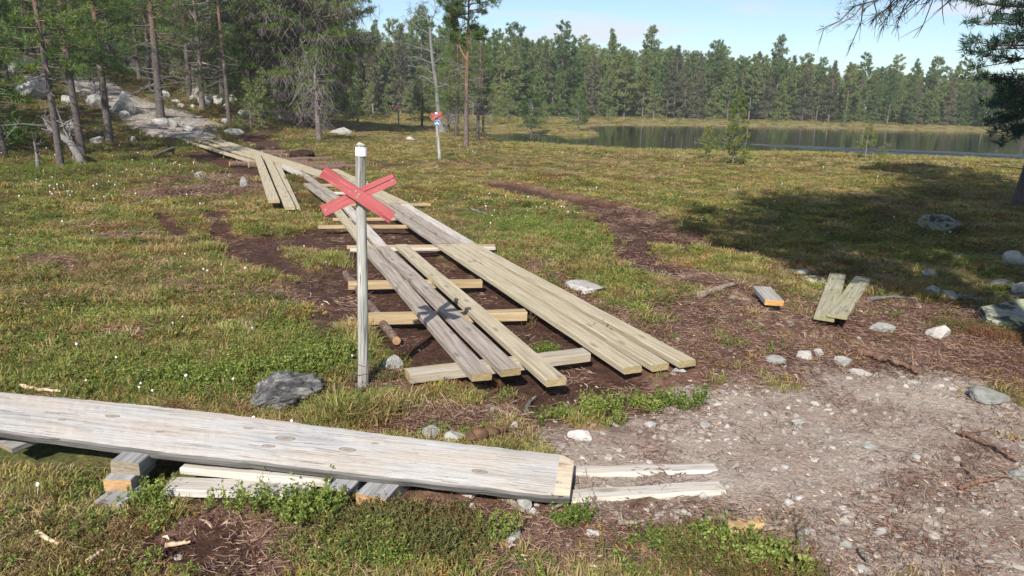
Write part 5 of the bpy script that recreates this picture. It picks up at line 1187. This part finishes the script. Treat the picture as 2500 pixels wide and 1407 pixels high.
def local(name, key, strokes, n, s0, s1, seed, label, sink=.0, tilt=.12, foot=True):
    rng = np.random.RandomState(seed); P = []
    for pts, hw, m in strokes:
        Wp = W(*pts); k = rng.randint(0, max(1, len(Wp) - 1), int(m)); f = rng.uniform(0, 1, int(m))[:, None]
        q = Wp[k] * (1 - f) + Wp[np.minimum(k + 1, len(Wp) - 1)] * f + rng.normal(0, hw * .5, (int(m), 2)); P.append(q)
    P = np.concatenate(P); x, y = P[:, 0], P[:, 1]
    if foot: s = ~footmask(x, y); x, y = x[s], y[s]
    return scatter(name, key, np.stack([x, y, height(x, y)], 1), rng.uniform(s0, s1, len(x)), seed, label, 'ground cover', sink=sink, tilt=tilt)
local('blueberry_bushes', 'bush', [(((270, 1215), (420, 1225), (600, 1228), (780, 1236)), .07, 85), (((700, 1275), (820, 1260)), .06, 30), (((380, 1190), (440, 1160)), .03, 6), (((1700, 1345), (1800, 1380), (1900, 1395)), .09, 45),
     (((300, 1090), (290, 1075)), .015, 4), (((1230, 560), (1330, 540), (1450, 610)), .6, 190), (((1440, 1000), (1540, 985), (1640, 1000)), .10, 22), (((1620, 1000), (1700, 980)), .08, 12), (((0, 1110), (130, 1120)), .1, 40), (((400, 930), (600, 925), (840, 880)), .2, 150), ((( 0, 430), (200, 415), (420, 400)), .9, 320)], 0, .5, .95, 601, 'leafy blueberry and dwarf birch sprigs in clumps')
local('cloudberry_plants', 'bush', [(((1200, 1290), (1250, 1340)), .05, 6), (((1350, 1270), (1420, 1285)), .07, 12), (((1290, 1030), (1360, 1000), (1480, 1035)), .09, 16), (((1570, 1330), (1690, 1350)), .1, 10), (((930, 1310), (960, 1390)), .04, 16), (((1090, 1195), (1100, 1210)), .02, 3), (((1320, 850), (1360, 856)), .05, 14), (((1060, 1050), (1180, 1065)), .06, 5)], 0, .45, .7, 602, 'small rounded cloudberry leaves dotted on the litter')
local('heather_clump', 'heather', [(((2310, 805), (2400, 815), (2480, 835)), .16, 90), (((1680, 1360), (1790, 1375), (1900, 1407)), .10, 110), (((850, 1280), (1000, 1310), (1120, 1330)), .13, 160), (((690, 440), (760, 450), (745, 490)), .25, 120), (((1240, 790), (1500, 760)), .05, 10)], 0, .9, 1.4, 603, 'dense heather clumps')
local('bright_sedge', 'grass', [(((380, 618), (470, 614), (520, 605)), .10, 70), (((800, 625), (820, 640)), .08, 40), (((120, 1120), (200, 1130), (250, 1110)), .05, 60), (((820, 1030), (900, 1020), (960, 1010)), .08, 90), (((860, 800), (880, 860)), .08, 40)], 0, 1.2, 1.9, 604, 'bright green sedge tufts')
local('shore_reeds', 'grass', [(((1232, 352), (1420, 362), (1540, 371), (1720, 375), (2000, 378), (2250, 390), (2480, 396)), 1.0, 900), (((1185, 325), (1330, 329), (1450, 325)), 1.0, 400), (((1600, 372), (1800, 374)), 1.0, 300), (((1450, 308), (1800, 310), (2150, 318), (2500, 326)), 1.5, 500)], 0, 1.6, 2.8, 605, 'pale green reeds along the lake shore')

def build_litter():
    x, y, r, rng = cand(26000, 1.5, 12, 950, power=.6); mk_ = masks(x, y)
    d = np.clip(mk_['litter'] * 1.0 + mk_['gravel'] * .10, 0, 1) * (1 - .85 * mk_['mud']) + .05
    d *= np.where((x > .9) & (y < 3.4), .35, .8)
    d *= .4 + 1.2 * sstep(.35, .6, fbm(x * 2.5, y * 2.5, 91)); s = (rng.uniform(0, 1, len(x)) < d) & ~footmask(x, y)
    scatter('twig_litter', 'litter', np.stack([x[s], y[s], height(x[s], y[s])], 1), rng.uniform(.6, 1.4, s.sum()) * np.interp(r[s], [2, 12], [.85, 1.8]), 61, 'reddish brown twig and needle litter', 'litter', tilt=.08)
    x, y, r, rng = cand(7000, 1.5, 10, 951, power=.6); mk_ = masks(x, y); s = (rng.uniform(0, 1, len(x)) < mk_['litter'] * .2 + mk_['gravel'] * .04) & ~footmask(x, y)
    scatter('wood_scraps', 'chips', np.stack([x[s], y[s], height(x[s], y[s])], 1), rng.uniform(.4, 1.2, s.sum()), 62, 'tiny pale scraps of wood', 'litter', tilt=.1)
    x, y, r, rng = cand(80000, 1.4, 9, 952, power=.6); mk_ = masks(x, y); d = mk_['gravel'] * 1.0 + mk_['litter'] * .06
    d *= .9; edge = mk_['gravel'] * (1 - mk_['gravel']) * 4; cl = sstep(.45, .62, fbm(x * 3, y * 3, 96)); d = d * (.35 + .9 * cl) + edge * .6
    s = rng.uniform(0, 1, len(x)) < d; q = rng.uniform(0, 1, s.sum()); S = .004 + .005 * q + .020 * q ** 6; S *= np.interp(r[s], [2, 9], [.9, 1.6])
    scatter('gravel_stones', 'pebble', np.stack([x[s], y[s], height(x[s], y[s])], 1), S, 63, 'pale grey gravel stones', 'gravel', tilt=.3)
    # stones on the left path
    k = rng.randint(0, len(PATHW) - 1, 500); f = rng.uniform(0, 1, 500)[:, None]; P = PATHW[k] * (1 - f) + PATHW[k + 1] * f + rng.normal(0, .9, (500, 2))
    scatter('path_stones', 'pebble', np.stack([P[:, 0], P[:, 1], height(P[:, 0], P[:, 1])], 1), rng.uniform(.02, .07, 500), 64, 'pale stones strewn on the path up the left slope', 'gravel', tilt=.3)
build_litter()
def build_cotton():
    x, y, r, rng = cand(6500, 2.2, 26, 960, power=.35); mk_ = masks(x, y); a = np.degrees(np.arctan2(x, y))
    d = sstep(.50, .66, fbm(x * .7, y * .7, 97)) * .26 * sstep(2.6, 4.5, r) + .015; d *= np.where(a < -6, 1.0, .25) ; pk = np.exp(-((x - gz(1380, 520)[0]) ** 2 + (y - gz(1380, 520)[1]) ** 2) / 1.2); d = d + pk * .7
    pk2 = np.exp(-((x - gz(280, 470)[0]) ** 2 / 6 + (y - gz(280, 470)[1]) ** 2 / 3)); d += pk2 * .5
    s = (rng.uniform(0, 1, len(x)) < d * (1 - np.clip(mk_['mud'] + mk_['gravel'] + mk_['litter'], 0, 1))) & (lake_sd(x, y) < -1) & ~footmask(x, y)
    P = np.stack([x[s], y[s], height(x[s], y[s])], 1); S = rng.uniform(.6, 1.15, s.sum()) * np.interp(r[s], [2, 6, 26], [.8, .95, 1.6])
    scatter('cotton_grass', 'cotton', P, S, 66, 'white cotton grass heads dotted over the bog', 'flowers', sink=.03)
build_cotton()

# reddish roots and peat scraps left of the loose planks
local('root_scraps', 'litter', [(((400, 480), (500, 470), (620, 450)), .6, 260), (((430, 445), (600, 440)), .4, 120)], 0, 1.6, 3.0, 606, 'tangled reddish roots on the torn up peat', tilt=.3)
local('root_scraps', 'litter', [(((890, 930), (940, 940)), .05, 26), (((980, 1040), (1060, 1030), (1180, 1030)), .06, 60)], 0, .9, 1.4, 607, 'brown root tangle by the foot of the signpost', tilt=.4)

# the rest of the far forest behind the first rows, one mass
def far_mass():
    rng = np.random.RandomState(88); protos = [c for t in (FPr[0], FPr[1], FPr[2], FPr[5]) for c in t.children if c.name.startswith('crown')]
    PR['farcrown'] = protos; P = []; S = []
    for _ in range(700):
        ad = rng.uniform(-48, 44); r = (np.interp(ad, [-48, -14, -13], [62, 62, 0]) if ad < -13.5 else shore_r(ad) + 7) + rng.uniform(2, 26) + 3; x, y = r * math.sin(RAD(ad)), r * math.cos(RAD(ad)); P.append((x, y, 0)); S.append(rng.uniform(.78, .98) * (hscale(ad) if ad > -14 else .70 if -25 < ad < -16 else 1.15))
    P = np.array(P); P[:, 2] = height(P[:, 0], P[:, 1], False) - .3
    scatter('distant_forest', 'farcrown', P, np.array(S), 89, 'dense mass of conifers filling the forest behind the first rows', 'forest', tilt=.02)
far_mass()

# thin air between the near bog and the far forest
def haze():
    m = bpy.data.materials.new('thin haze'); m.use_nodes = True; t = m.node_tree; t.nodes.clear()
    o = N(t, 'ShaderNodeOutputMaterial'); v = N(t, 'ShaderNodeVolumePrincipled'); v.inputs['Density'].default_value = .0009
    v.inputs['Color'].default_value = (.86, .91, 1.0, 1); v.inputs['Anisotropy'].default_value = .2; L(t, v.outputs[0], o.inputs['Volume'])
    mb = MB(); mb.box(-2600, 2600, -2600, 2600, -2.5, 17.5); h = mb.build('haze', m); tag(h, 'thin summer haze over the bog and lake', kind='stuff')
haze()
